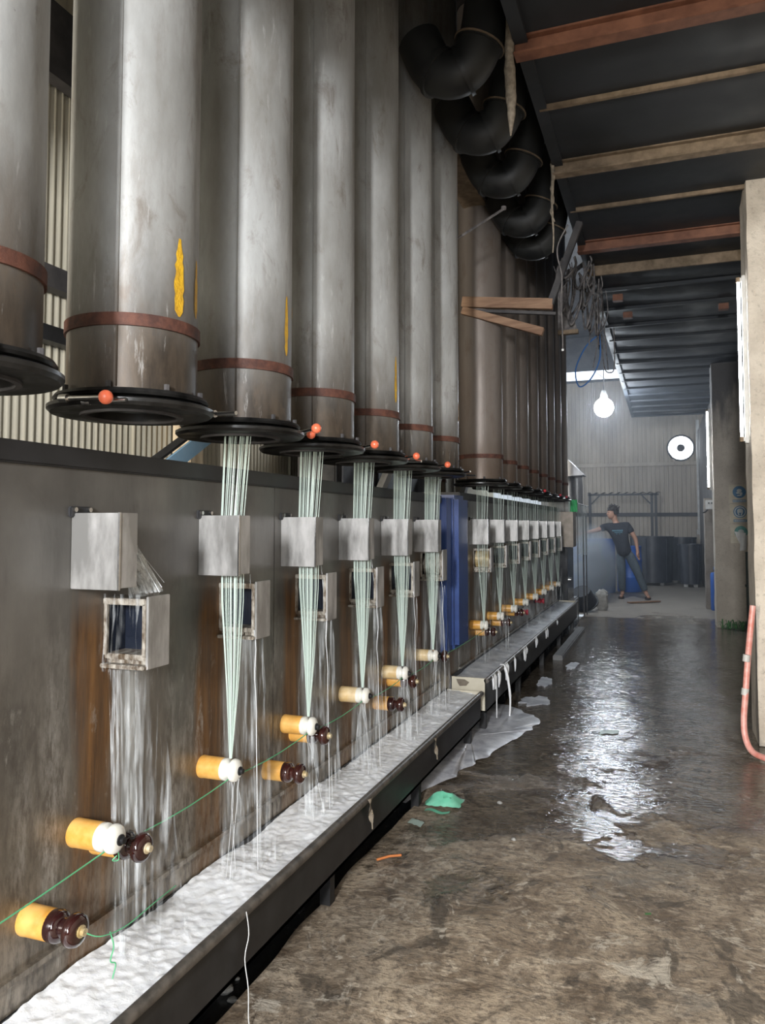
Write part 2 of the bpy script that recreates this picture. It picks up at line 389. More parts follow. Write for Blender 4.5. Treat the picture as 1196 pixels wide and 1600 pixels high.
# right side
wr = struct(B().box(.78, .86, 11.4, 20.05, 0, 3.62).box(1.3, 1.38, 5.6, 11.2, 0, 3.62).build('wall_right', WALLR))
wn = struct(B().box(2.6, 2.7, -7, 5.7, 0, 3.62).build('wall_near_right', PILLAR))
wp = struct(B().box(.86, 2.6, 5.6, 5.7, 0, 3.62).build('wall_return', PILLAR))
# rear wall with a gate slit (out of view)
wb = struct(thing('wall_rear', (0, -3.0, 0), None, None))
for x0, x1, z0, z1 in ((-2.95,-2.5,0,5.3), (-1.94,-.30,0,5.3), (-2.5,-1.94,2.25,5.3), (-2.5,-1.94,0,.85), (.10,.2,0,3.2), (1.15,2.7,0,3.6), (-.30,2.7,3.15,5.3), (.2,1.15,0,.95), (.2,1.15,2.15,3.15)):
    B().box(x0, x1, 0, .12, z0, z1).build('panel', SHEETF, wb)
# roof over the hall
rf = struct(thing('ceiling_hall', (0, 0, 5.25), None, None))
B().box(-2.0, -.55, -3.0, 12.4, 0, .08).build('panel', BEAM_D, rf)
B().box(-2.95, -2.55, -3.0, 12.4, 0, .08).build('panel', BEAM_D, rf)
B().box(-2.55, -2.0, -3.0, 12.4, 0, .08).build('panel', BEAM_D, rf)
B().box(-3.0, 1.0, 12.4, 20.1, .9, .98).build('panel', BEAM_D, rf)
B().box(-.60, -.54, -3.0, 16.2, -1.74, .05).build('side_board', CEIL, rf)

B().box(-2.0, .35, -3.0, .88, -2.48, -2.40).build('shade_panel', BEAM_D, rf)  # unseen panel added to keep the rear light off the duct tops
# low ceiling over the gangway: boards between cross beams
ce = struct(thing('ceiling', (0, 0, 3.45), None, None))
BY = [2.1, 2.72, 3.36, 3.95, 4.62, 5.34, 6.02, 6.62]
while BY[-1] < 15.6: BY.append(BY[-1] + .68)
edges = [-3.0] + BY + [16.1]
for i in range(len(edges)-1):
    a, c = edges[i], edges[i+1]
    sag = .02*nz(i*1.7)
    xr = 2.6 if c < 5.7 else (1.3 if c < 11.4 else .80)
    B().grid(10, 5, lambda u, v: (-.57 + u*(xr+.57), a + v*(c-a), .085 + sag*math.sin(math.pi*v) - .02*math.sin(math.pi*v)*math.sin(math.pi*u))).build('board', CEIL, ce, 60)
B().box(-.57, 2.6, -3.0, 16.1, .13, .2).build('deck', BEAM_D, ce)
def ibeam(x0, x1, h, w):
    return B().box(x0, x1, -w/2, w/2, 0, .012).box(x0, x1, -.006, .006, .012, h-.01).box(x0, x1, -w/2, w/2, h-.01, h)
for i, y in enumerate(BY):
    xr = 2.6 if y < 5.3 else (1.3 if y < 11 else .78)
    if y < 6.8 and i % 2 == 0:
        o = ibeam(-.60, xr, .085, .075).build('beam', BEAM_R if i in (0, 2, 6) else BEAM_T, ce, bevel=.002)
    elif y < 6.8:
        big = i == 7
        o = B().box(-.58, xr, -.012, .012, .0 if big else .058, .085).build('beam', BEAM_T, ce, bevel=.002)
    else:
        o = B().box(-.58, xr, -.02, .02, .055, .085).build('beam', CEIL, ce, bevel=.002)
    o.location = (0, y, 0)
for x, y in ((-.42, 7.35), (-.36, 8.0), (.52, 8.0)):
    B().box(x, x+.09, y-.04, y+.04, -.03, .03).build('bracket', BEAM_R, ce, bevel=.004)

# ================================================================== pillars and what hangs on them
def pillar(x0, x1, y0, y1, h, m, label, amp=.012, n=10):
    b = B()
    def j(p): q = Vector(p); return tuple(q + Vector((nz(q.x*6, q.y*6, q.z*5), nz(q.y*6+9, q.z*5, q.x*6), 0))*amp)
    ring = [(x0 + (x1-x0)*k/n, y0) for k in range(n)] + [(x1, y0 + (y1-y0)*k/n) for k in range(n)] + [(x1 - (x1-x0)*k/n, y1) for k in range(n)] + [(x0, y1 - (y1-y0)*k/n) for k in range(n)]
    m_ = len(ring); nz_ = 40
    b.v = [j((x, y, h*k/nz_)) for k in range(nz_+1) for x, y in ring]
    b.f = [(k*m_+i, k*m_+(i+1) % m_, (k+1)*m_+(i+1) % m_, (k+1)*m_+i) for k in range(nz_) for i in range(m_)]
    b.f.append(tuple(range(nz_*m_, (nz_+1)*m_)))
    return tag(b.build('pillar', m, smooth=35), label, 'pillar')
pillar(.515, 1.0, 5.27, 5.66, 3.56, PILLAR, 'rough pitted concrete pillar with red hose at its foot', .006)
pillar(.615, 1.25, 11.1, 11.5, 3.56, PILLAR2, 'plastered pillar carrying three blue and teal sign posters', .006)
pillar(.60, .86, 13.5, 13.8, 1.78, m_concrete('stub_plaster', (.17,.145,.12), (.27,.235,.20)), 'short brown plastered stub column below the socket box', .008)
def tubelight(x, y, z0, z1, label):
    t = thing('fluorescent_tube', (x, y, z0), label, 'light', None)
    h = z1 - z0
    B().lathe([(.001,.02),(.009,.02),(.009,h-.02),(.001,h-.02)], n=12).build('glass_tube', TUBEM, t, 40)
    for z in (0, h-.03): B().lathe([(.001,0),(.015,0),(.015,.03),(.001,.03)], (0,0,z), n=12).build('end_cap', BEAM_T, t, 40)
    B().box(.018, .05, -.018, .018, -.01, h+.01).build('batten', PLASTIC, t, bevel=.003)
    for z in (.0, h-.03): B().box(.0, .03, -.012, .012, z+.002, z+.026).build('lamp_holder', PLASTIC, t)
    return t
tubelight(.474, 5.42, 1.885, 2.955, 'long vertical fluorescent tube on the rough concrete pillar')
tubelight(.560, 11.3, 1.83, 2.92, 'vertical fluorescent tube on the pillar with sign posters')
def poster(x, z, kind, label):
    t = thing('safety_poster', (x, 11.082, z), label, 'sign')
    B().box(0, .215, .0, .006, 0, .245).build('sheet', POSTER, t)
    C = PRINTT if kind == 2 else PRINTB
    n = 28
    def disc(cx, cz, r, y, m, nm, r0=0):
        bb = B(); bb.lathe([(max(r0, .0005), 0), (r, 0)], (cx, y, cz), 'Y', n); return bb.build(nm, m, t)
    disc(.125, .145, .080, -.0012, C, 'printed_disc')
    if kind == 0:
        for (px, pz, rx, rz) in ((.125,.165,.030,.022), (.108,.135,.022,.014), (.145,.125,.018,.02), (.125,.10,.03,.008)): B().ball((px, -.0015, pz), 1, 10, (rx, .0012, rz)).build('printed_figure', PRINTW, t)
    elif kind == 1:
        disc(.125, .145, .070, -.0020, PRINTW, 'printed_ring', .056)
        B().ball((.125, -.002, .16), 1, 10, (.036, .0012, .028)).build('printed_figure', PRINTW, t)
        for s_ in (-1, 1): B().bar((.125+s_*.03, -.002, .15), (.125+s_*.012, -.002, .10), .002, .016, (1,0,0)).build('printed_figure', PRINTW, t)
    else:
        B().ball((.125, -.0015, .15), 1, 10, (.035, .0012, .03)).build('printed_figure', PRINTW, t)
        B().bar((.09, -.002, .10), (.15, -.002, .12), .002, .02, (0,0,1)).build('printed_figure', PRINTW, t)
    if kind < 2:
        B().box(.045, .205, -.0012, -.0002, .012, .046).build('caption_bar', C, t)
        rr = random.Random(kind)
        xx = .052
        while xx < .19:
            w_ = rr.uniform(.006, .012); B().box(xx, xx+w_, -.002, -.0012, .018, .040).build('caption_letter', PRINTW, t); xx += w_ + .006
    return t
poster(.795, 1.635, 0, 'safety poster with blue round symbol, topmost on the plastered pillar')
poster(.799, 1.375, 1, 'safety poster with blue ringed mask symbol, middle one on the pillar')
poster(.805, 1.110, 2, 'torn teal round poster under a white rag on the pillar')
t = thing('hanging_rag', (.955, 11.065, 1.03), 'white rag hanging over the teal poster on the pillar', 'rag')
B().grid(8, 10, lambda u, v: (-.11*(1-v)*(1-u)**.7 + .03*u - .02*v, -.015 + .012*math.sin(u*9+v*3), .235*(1-v) - .05*u*(1-v) + .07*(1-u)*v*0 + .03*u)).build('cloth', RAG, t, 80)
B().grid(6, 8, lambda u, v: (-.03 + .075*u - .02*v, -.03 + .01*math.sin(u*8), .18 - .20*v + .01*u)).build('tail', RAG, t, 80)
t = thing('socket_box', (.615, 13.46, 1.60), 'beige electrical socket box above the stub column', 'socket box')
B().box(0, .155, 0, .04, 0, .15).build('case', PLASTIC, t, bevel=.008)
for x in (.05, .095): B().lathe([(.001,-.004),(.013,-.004),(.013,.002)], (x,0,.10), 'Y', 12).build('socket_hole', BLACKP, t)
B().tube([(.03,.02,.0),(.0,.01,-.04),(-.04,0,-.055)], .012, 8).build('cable', BLACKP, t, 60)
t = thing('conduit_pipe', (.765, 19.86, 1.12), 'grey vertical conduit pipe in the far wall corner', 'pipe')
B().tube([(0,0,2.75),(0,0,.1),(-.005,0,0)], .035, 12).build('pipe', PLASTIC, t, 60)
B().lathe([(.001,0),(.06,0),(.06,.12),(.001,.12)], (0,0,.0), n=14).build('joint', PLASTIC, t, 40)
B().tube([(0,-.02,.05),(.03,-.05,-.25),(.07,-.06,-.45),(.05,-.06,-.9),(.0,-.06,-1.0)], .010, 6).build('cord', PLASTIC, t, 60)
t = thing('blue_canister', (.74, 13.3, 0), 'small blue plastic canister at the foot of the stub column', 'canister')
B().lathe([(.001,0),(.075,0),(.085,.02),(.085,.56),(.075,.59),(.03,.60),(.03,.62),(.001,.62)], n=18).build('body', BLUEP, t, 40)
B().lathe([(.001,.615),(.035,.615),(.035,.64),(.001,.64)], n=14).build('cap', BLACKP, t, 40)
B().tube([(-.03,0,.63),(-.03,0,.68),(.03,0,.68),(.03,0,.63)], .008, 6).build('handle', BLUEP, t)
# red hose
t = thing('red_hose', (.46, 5.2, 0), 'red rubber hose hanging down the rough pillar onto the wet floor', 'hose')
pth = [(.03,-.02,.86),(.012,-.04,.72),(-.01,-.08,.55),(-.03,-.12,.36),(-.045,-.14,.20),(-.04,-.16,.10),(-.01,-.20,.035),(.05,-.27,.022),(.13,-.36,.022),(.25,-.46,.022),(.5,-.55,.022),(.9,-.6,.022)]
def spline(P, k=6):
    P = [Vector(p) for p in P]; out = []
    for i in range(len(P)-1):
        a, b_, c, d = P[max(i-1,0)], P[i], P[i+1], P[min(i+2,len(P)-1)]
        for j in range(k):
            s = j/k; out.append(.5*((2*b_) + (c-a)*s + (2*a-5*b_+4*c-d)*s*s + (-a+3*b_-3*c+d)*s**3))
    return out + [P[-1]]
B().tube(spline(pth), .018, 10).build('hose', HOSE, t, 60)
for q in (.4, .62): 
    B().tube([(-.035+.05*(q-.4),-.12,q*.9-.02),(-.030+.05*(q-.4),-.118,q*.9+.02)], .021, 10).build('tie', PLASTIC, t, 60)
t = thing('green_pipe', (.80, 11.0, .0), 'dark green pipe standing between the two pillars', 'pipe')
B().tube([(.19,0,1.0),(.19,0,.12),(.17,-.01,.06),(.17,-.01,.0)], .022, 10).build('pipe', PIPEG, t, 60)
B().lathe([(.001,0),(.035,0),(.035,.03),(.001,.03)], (.19,0,.55), n=10).build('collar', PIPEG, t)
# weeds at the pillar foot
wd = thing('weed_clump', (.80, 10.98, 0), 'clump of green weeds at the foot of the plastered pillar', 'weeds')
rr = random.Random(3)
for i in range(46):
    a = rr.uniform(0, 2*math.pi); l = rr.uniform(.06, .17); x0 = rr.uniform(-.14,.16); y0 = rr.uniform(-.06,.06); h = rr.uniform(.03, .13)
    B().tube([(x0,y0,0),(x0+.4*l*math.cos(a),y0+.4*l*math.sin(a)*.5,h),(x0+l*math.cos(a),y0+l*math.sin(a)*.5,h*.55)], [.008,.009,.001], 4, False, .3).build('leaf', WEED, wd)

# ================================================================== machines
def machine(y0, y1, ztop, mat, label):
    t = thing('spinning_machine', (XW, y0, 0), label, 'machine')
    L = y1 - y0
    n = max(2, round(L/1.75))
    for k in range(n):
        B().box(-.02, 0, L*k/n + .0015, L*(k+1)/n - .0015, .06, ztop-.05).build('front_panel', mat, t, bevel=.001)
    B().box(-.55, -.02, 0, L, .06, ztop-.06).build('body', BLACKP, t)
    B().box(-.60, .012, 0, L, ztop-.05, ztop).build('top_rail', BLACKP, t, bevel=.004)
    B().box(0, .014, 0, L, .375, .388).build('drip_ledge', mat, t)
    B().box(-.5, -.06, .02, L-.02, -.05, .06).build('plinth', BLACKP, t)
    return t
machine(.3, 4.66, 1.535, MACH1, 'stained steel spinning machine front above the foaming trough')
machine(5.12, 10.15, 1.575, MACH2, 'second steel spinning machine beyond the blue post')
t = thing('blue_post', (XW, 4.68, 0), 'tall blue painted steel post between the two spinning machines', 'post')
B().box(-.35, .035, 0, .12, .55, 1.52).build('panel', BLUE, t, bevel=.006)
B().box(-.35, .075, .13, .43, .55, 1.545).build('cover', BLUE, t, bevel=.03)
B().box(-.35, -.004, .0, .43, -.05, .56).build('foot', MACH2, t, bevel=.006)
t = thing('switch_plate', (XW+.001, 5.2, 1.44), 'small dark switch plate beside the blue post', 'switch')
B().box(0, .012, 0, .14, 0, .10).build('plate', BLACKP, t, bevel=.003)
for i in range(3): B().box(.012, .02, .02+.04*i, .045+.04*i, .03, .07).build('button', BEAM_D, t, bevel=.002)

# ------------------------------------------------------------------ spinning ducts
def duct(label, Y, group):
    t = thing('spinning_duct', (-1.27, Y, 1.655), label, 'duct', group)
    r = .16
    B().lathe([(r-.006, 3.58),(r-.006, .01),(r, .01),(r, 3.58)], n=48).build('shell', TUBE, t, 40)
    B().bar((r*.42, -r*.91, .02), (r*.42, -r*.91, 3.56), .004, .004).build('seam', TUBE, t)
    B().lathe([(r, .165),(r+.006,.165),(r+.006,.195),(r,.195)], n=48).build('rust_band', RUST, t, 40)
    f = B().lathe([(.112,-.028),(.195,-.028),(.203,-.020),(.203,-.012),(.195,-.008),(.15,-.006),(.112,-.006),(.112,-.028)], n=48).build('lower_flange', BLACK, t, 40)
    B().lathe([(.116,.0),(.185,.0),(.190,.006),(.185,.014),(.155,.016),(.116,.016),(.116,.0)], n=48).build('upper_flange', BLACK, t, 40)
    B().lathe([(.113,-.034),(.126,-.034),(.126,-.026),(.113,-.026),(.113,-.034)], n=32).build('inner_ring', BEAM_D, t, 40)
    for k in range(8):
        a = R(20+45*k); B().lathe([(.001,.016),(.007,.016),(.007,.03),(.001,.03)], (.172*math.cos(a), .172*math.sin(a), 0), n=6).build('bolt', BEAM_D, t)
    return t
GD1 = 'steel ducts above the foam trough machine'; GD2 = 'brown ducts above the second machine'
def rods(t, specs):
    for (p, q, ball) in specs:
        p = Vector(p); q = Vector(q)
        o = B().tube([p, q], .0055, 8).build('clamp_rod', CHROME, t, 60)
        B().tube([p - (q-p)*.08, p + (q-p)*.12], .010, 8).build('collar', CHROME, o, 60)
        if ball: B().ball(q + (q-p).normalized()*.010, .0165, 16).build('knob', KNOB, o, 60)
YT1 = [1.072 + .533*i for i in range(7)]
NEAR = lambda ball=True, z=.0: ((-.03,-.207,z+.005), (.085,-.212,z), ball)
RIGHT = lambda ball=False: ((.125,.150,.0), (.205,.115,.006), ball)
BARE = lambda: ((.15,.135,-.012), (.24,.105,-.018), False)
INNER = lambda: ((.02,-.190,-.020), (.12,-.175,-.020), False)
SPEC = {0: [((.12,-.17,.0), (.175,-.12,.01), True)], 1: [NEAR(True, -.018), BARE(), INNER()], 2: [RIGHT(True)], 3: [NEAR(True, .016), RIGHT(True)],
        4: [RIGHT(True), BARE()], 5: [NEAR(True, .014), RIGHT(True)], 6: [BARE(), RIGHT()]}
def paint(t, a, z0, z1, w, seed):
    rr = random.Random(seed); n = 14; rad = .1612; vs = []
    for k in range(n+1):
        z = z0 + (z1-z0)*k/n; e = math.sin(math.pi*min(1, max(0, k/n))**.6)**.4 if 0 < k < n else .25
        hw = w/2*e*rr.uniform(.75, 1.1); c = a + rr.uniform(-.006, .006)
        for s_ in (-1, 1): vs.append((rad*math.cos(c + s_*hw/rad), rad*math.sin(c + s_*hw/rad), z))
    B().add(vs, [(2*k, 2*k+1, 2*k+3, 2*k+2) for k in range(n)]).build('paint_mark', YELLOW, t)
for i in range(7):
    lb = 'steel duct with rust band, %s before the blue post over the foam trough' % ORD[6-i]
    if i == 6: lb = 'steel duct with a rust band, last one before the blue post'
    t = duct(lb, YT1[i], GD1) if i == 0 else clone(D0, (-1.27, YT1[i], 1.655), lb, GD1)
    if i == 0: D0 = t
DU = sorted([o for o in bpy.data.objects if o.name.startswith('spinning_duct')], key=lambda o: o.location.y)
Y2T = [5.56 + .575*i for i in range(8)]
for i in range(8):
    t = clone(D0, (-1.27, Y2T[i], 1.665), 'brown steel duct, %s beyond the blue post above the second machine' % ORD[i], GD2)
    if i in (3, 5, 6): 
        o = B().tube([(.14,.13,.0), (.19,.10,.006)], .005, 8).build('clamp_rod', CHROME, t, 60); B().ball((.2,.095,.008), .015, 12).build('knob', simple('red_knob', (.6,.04,.05), rough=.3) if i == 3 else REDP, o, 60)
for i, t in enumerate(DU): rods(t, SPEC[i])
paint(DU[1], R(-11), .205, .40, .032, 1); paint(DU[1], R(17), .22, .37, .022, 2)
paint(DU[2], R(0), .225, .415, .022, 3); paint(DU[2], R(24), .36, .40, .02, 4)
paint(DU[4], R(-6), .235, .44, .022, 5); paint(DU[5], R(16), .20, .42, .016, 6); paint(DU[6], R(8), .29, .40, .02, 7)

# ------------------------------------------------------------------ spray boxes
def spray_box(label):
    t = thing('spray_box', (XW, Y1[0], 1.198), label, 'metal box', 'upper spray boxes on the machine front')
    B().box(0, .140, 0, .004, 0, .18).build('near_plate', BOXST, t, bevel=.0015)
    B().box(.136, .140, .004, .066, .004, .18).build('front_plate', BOXST, t, bevel=.0012)
    B().box(0, .136, .064, .068, .004, .18).build('rear_plate', BOXST, t)
    B().box(.137, .142, -.002, .003, 0, .181).build('edge_trim', CHROME, t)
    B().box(-.006, .010, -.012, .06, .170, .196).build('bracket', BLACKP, t, bevel=.003)
    for y in (-.004, .045): B().lathe([(.0005,0),(.006,0),(.006,.008),(.0005,.008)], (.010,y,.188), 'X', 8).build('bolt', CHROME, t)
    return t
def window_box(label):
    t = thing('window_box', (XW, Y1[0]+.118, .995), label, 'metal box', 'lower open boxes on the machine front')
    B().box(.128, .135, 0, .088, 0, .178).build('front_plate', BOXST, t, bevel=.0015)
    B().box(.118, .1285, -.002, .010, .030, .160).build('frame_bar', FRAME, t, bevel=.001)
    B().box(0, .128, -.004, .085, .156, .172).build('top_bar', FRAME, t, bevel=.002)
    B().box(0, .128, .004, .085, .020, .034).build('bottom_bar', FRAME, t, bevel=.002)
    B().box(-.0, .132, -.012, .085, 0, .010).build('ledge', FRAME, t, bevel=.002)
    B().box(.004, .120, .014, .018, .008, .034).build('sill_plate', FRAME, t)
    B().box(0, .010, .0, .010, .030, .160).build('frame_bar', FRAME, t, bevel=.001)
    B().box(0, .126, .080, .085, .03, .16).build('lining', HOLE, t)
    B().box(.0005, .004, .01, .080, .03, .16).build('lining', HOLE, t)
    return t
sb0 = wb0 = None
def st_label(kind, i, grp):
    if grp == 1:
        w = ['farthest from the blue post', 'fifth from the blue post', 'fourth from the blue post', 'third from the blue post', 'second from the blue post', 'next to the blue post'][i]
        return '%s over the foam trough, %s' % (kind, w)
    return '%s on the second machine, %s beyond the blue post' % (kind, ORD[i])
stations = [(y, 1, i) for i, y in enumerate(Y1)] + [(y, 2, i) for i, y in enumerate(Y2)]
for y, g, i in stations:
    la = st_label('upper stainless spray box', i, g); lb = st_label('lower open-sided steel box', i, g)
    if g == 1 and i == 0: la = 'upper stainless spray box with no yarn, water fanning out beside it'; lb = 'crusted open-sided steel box with a dark hollow and running water, no yarn'
    if sb0 is None: sb0 = spray_box(la); wb0 = window_box(lb)
    else:
        dz = .012 if g == 2 else 0
        clone(sb0, (XW, y, 1.198+dz), la); 
        zz = [.995, .995, .99, .985, .985, 1.03][i] if g == 1 else 1.005 + .004*i
        o = clone(wb0, (XW, y + .118, zz), lb)
        if (g == 1 and i == 5) or (g == 2 and i == 0):
            m = BRASS if g == 2 else FRAME
            B().grid(8, 6, lambda u, v: (.012 + u*.110, .012 + .03*math.sin(math.pi*v)*0 + .028*(1-math.sin(math.pi*v)), .036 + .118*v)).build('curved_plate', m, o, 60)

# ------------------------------------------------------------------ ceramic rollers
def roller(name, label, glaze, sleeve, group):
    t = thing(name, (XW, Y1[0]+.035, .62), label, 'roller', group)
    r = .033
    B().lathe([(.001,0),(r*1.0,0),(r*1.03,.004),(r*1.0,.012),(r*.99,.072),(r*.96,.076),(.001,.076)], axis='X', n=28).build('sleeve', sleeve, t, 40)
    if glaze is WHITEC: p = [(.001,.074),(r*.95,.075),(r*1.0,.081),(r*.98,.088),(r*.70,.094),(r*.62,.098),(r*.74,.103),(r*1.0,.108),(r*1.02,.114),(r*.92,.122),(r*.6,.128),(.012,.130),(.001,.130)]
    else: p = [(.001,.070),(r*.98,.072),(r*1.03,.080),(r*1.02,.092),(r*.9,.099),(r*.62,.104),(r*.58,.112),(r*.8,.118),(r*1.02,.124),(r*1.05,.132),(r*.98,.142),(r*.7,.147),(.012,.148),(.001,.148)]
    B().lathe(p, axis='X', n=32).build('spool', glaze, t, 50)
    e = p[-1][1]
    B().lathe([(.001,e),(.013,e),(.013,e+.003),(.008,e+.004),(.008,e+.012),(.001,e+.012)], axis='X', n=12).build('bolt', BLACKP if glaze is WHITEC else BRASS, t, 40)
    return t
wr0 = None; GW = 'white ceramic yarn rollers'; GB = 'brown glazed guide rollers'
for y, g, i in stations:
    lb = st_label('white ceramic roller', i, g)
    loc = (XW, y+.035, .62 + (.0 if g == 1 else .012))
    if wr0 is None: wr0 = roller('yarn_roller', lb, WHITEC, ORANGE, GW); wr0.location = loc
    else:
        wr1 = clone(wr0, loc, lb)
        if i >= 3 or g == 2:
            for c in kids(wr1):
                if c.name.startswith('sleeve'): c.data = c.data.copy(); c.data.materials[0] = CREAMY if (g == 1) else ORANGE
br0 = None
dark = [(1.355,.487,'lower brown glazed roller on an ochre sleeve, farthest from the blue post'), (2.43,.494,'lower brown glazed roller, second farthest from the blue post'), (3.51,.495,'lower brown glazed roller, nearest to the blue post'),
        (1.575,.575,'brown glazed roller with pale ring tip beside the white roller without yarn'), (2.635,.572,'brown glazed roller tucked under the fourth white roller from blue post'), (3.705,.568,'black glazed roller tucked under the second white roller from blue post'), (4.285,.60,'brown glazed roller beside the white roller next to the blue post'),
        (5.62,.565,'dark glazed roller under the first white roller beyond the blue post'), (6.20,.565,'dark glazed roller under the second white roller beyond the blue post'), (6.80,.58,'dark glazed roller under the third white roller beyond the blue post')]
for y, z, lb in dark:
    if br0 is None: br0 = roller('guide_roller', lb, BROWNC, ORANGE, GB); br0.location = (XW, y, z)
    else: clone(br0, (XW, y, z), lb)
for y, z, lb in ((7.30, .53, 'red plastic guide on the second machine nearer the blue post'), (8.32, .54, 'red plastic guide on the second machine nearer the steel cabinet')):
    t = thing('red_guide', (XW, y, z), lb, 'guide', 'red guides on the second machine')
    B().lathe([(.001,0),(.02,0),(.02,.05),(.028,.055),(.028,.07),(.015,.08),(.028,.09),(.028,.105),(.001,.11)], axis='X', n=16).build('spool', REDP, t, 50)
    B().lathe([(.001,0),(.03,0),(.03,.01),(.001,.01)], axis='X', n=16).build('base', BLACKP, t, 50)

# ------------------------------------------------------------------ yarn bundles (one filament mesh each, shared between stations)
rr = random.Random(11)
FIL = []
for k in range(28):
    s = -1 + 2*k/27 + rr.uniform(-.10,.10); q = rr.uniform(-1, 1)
    if .40 < s < .62: s = .38
    FIL.append(([( .088 + s*.050, .085 + q*.02, 1.10), (.090 + s*.040, .046 + q*.010, .76), (.091 + s*.038, .048 + q*.010, .50), (.095 + s*.020, .046 + q*.006, .24), (.0985 + s*.004, .035 + q*.003, .034)], rr.uniform(.0007, .0014)))
FB = B; FOBJ = []
yb0 = None
for y, g, i in stations:
    if g == 1 and i == 0: continue
    t = thing('yarn_bundle', (XW, y, .62), st_label('pale green yarn filaments', i, g), 'yarn', 'pale green yarn bundles')
    if yb0 is None:
        yb0 = t
        for P, r_ in FIL: FOBJ.append(B().tube(P, r_, 5).build('filament', YARN, t, 60))
    else:
        fs = FOBJ if g == 1 else FOBJ[::2]
        for o in fs: c = o.copy(); COL.objects.link(c); c.parent = t
# long green thread strung along the rollers
t = thing('green_thread', (XW+.10, .5, .55), 'thin green thread strung along under the white rollers', 'thread')
P = [(.01, 0, .015)]
for y in Y1 + Y2[:1]: P += [(0, y+.035-.5, .047)]
P2 = []
for a, c in zip(P, P[1:]):
    for k in range(5): s = k/5; P2.append((a[0]+(c[0]-a[0])*s, a[1]+(c[1]-a[1])*s, a[2]+(c[2]-a[2])*s - .012*math.sin(math.pi*s)))
B().tube(P2 + [P[-1]], .0018, 6).build('strand', THREAD, t)
for y, z in ((1.02, .02), (1.10, -.005)): B().tube(spline([(0,y,.045),(.004,y+.005,z+.01),(.0,y+.012,z-.012),(-.008,y,z-.01),(0,y+.006,z)], 4), .0014, 5).build('loose_end', THREAD, t)
t = thing('loose_green_end', (XW+.155, 1.355, .487), 'loose green thread end trailing from the lowest brown roller', 'thread')
B().tube(spline([(0,0,0),(.02,.03,-.02),(.03,.10,-.03),(.03,.2,-.025),(.02,.30,-.03)], 5), .0013, 5).build('strand', THREAD, t)
B().tube(spline([(.02,.06,-.025),(.022,.07,-.06),(.018,.065,-.09),(.024,.075,-.10),(.02,.07,-.13)], 5), .0016, 5).build('strand', THREAD, t)

# ------------------------------------------------------------------ troughs with foam
def trough(x0, x1, y0, y1, zb, zt, label, mat):
    t = thing('drain_trough', (0, 0, 0), label, 'trough')
    B().box(x0, x1, y0, y1, zb, zb+.012).build('bottom', mat, t)
    B().box(x1-.006, x1, y0, y1, zb, zt-.02).build('outer_side', mat, t)
    B().tube([(x1+.004, y0, zt-.018), (x1+.004, y1, zt-.018)], .016, 12).build('lip', LIP, t, 50)
    B().box(x0, x0+.005, y0, y1, zb, zt).build('inner_side', mat, t)
    for y in (y0, y1-.012): B().box(x0, x1, y, y+.012, zb, zt-.004).build('end_plate', CREAM, t, bevel=.002)
    n = int((y1-y0)/1.1)
    for k in range(n+1):
        y = y0 + .12 + (y1-y0-.28)*k/n
        B().box(x1-.07, x1-.03, y, y+.04, -.06, zb+.004).build('leg', BLACKP, t)
        B().box(x0+.03, x0+.07, y, y+.04, -.06, zb+.004).build('leg', BLACKP, t)
    return t
XT = -1.108
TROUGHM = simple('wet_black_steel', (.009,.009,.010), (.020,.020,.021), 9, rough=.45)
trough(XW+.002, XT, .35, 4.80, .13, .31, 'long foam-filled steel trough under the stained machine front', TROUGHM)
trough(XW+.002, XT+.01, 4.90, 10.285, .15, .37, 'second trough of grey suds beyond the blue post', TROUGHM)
o = B().slab([(-1.30,4.889),(-1.24,4.887),(-1.20,4.889),(-1.23,4.8885),(-1.28,4.8890)], 0, 0)
B().add([(-1.292,4.8975,.352),(-1.236,4.8975,.353),(-1.205,4.8975,.336),(-1.226,4.8975,.312),(-1.270,4.8975,.308),(-1.284,4.8975,.33)], [tuple(range(6))]).build('rust_patch', simple('flaked_patch', (.16,.13,.10), (.22,.19,.15), 20, rough=.8), bpy.data.objects['drain_trough.001'])
def foam(name, x0, x1, y0, y1, z, amp, mat, label, pile, ny, nx=26):
    def f(u, v):
        x = x0 + u*(x1-x0); y = y0 + v*(y1-y0)
        s = 0
        for (py, pr, ph) in pile: s += ph*math.exp(-((y-py)/pr)**2)
        w = (1-u)
        k = nz(x*13, y*11)*.5 + abs(nz(x*28, y*25, 4))*.6 + nz(x*60, y*55, 8)*.25
        return (x, y, z + amp*k + s*(.35 + .65*w) + .018*w)
    o = B().grid(nx, ny, f).build(name, mat, smooth=180)
    return tag(o, label, 'foam', None, 'stuff')
foam('foam', XW+.006, XT-.010, .36, 4.787, .284, .010, FOAM, 'white bubbly foam filling the long trough', [(1.50,.22,.014),(2.05,.12,.012),(2.35,.10,-.010),(2.75,.25,.008),(4.4,.3,.006)], 620, 34)
foam('suds', XW+.008, XT, 4.913, 10.272, .338, .005, FOAM2, 'grey rippled suds filling the second trough', [(5.1,.15,-.012),(9.8,.4,.004)], 500, 16)
# ledge below the far trough
tag(B().box(-1.085, -.99, 7.9, 10.2, -.03, .045).build('kerb', m_concrete('kerb_cement', (.22,.22,.22), (.30,.30,.30)), bevel=.01), 'pale wet concrete kerb below the second trough', 'kerb')
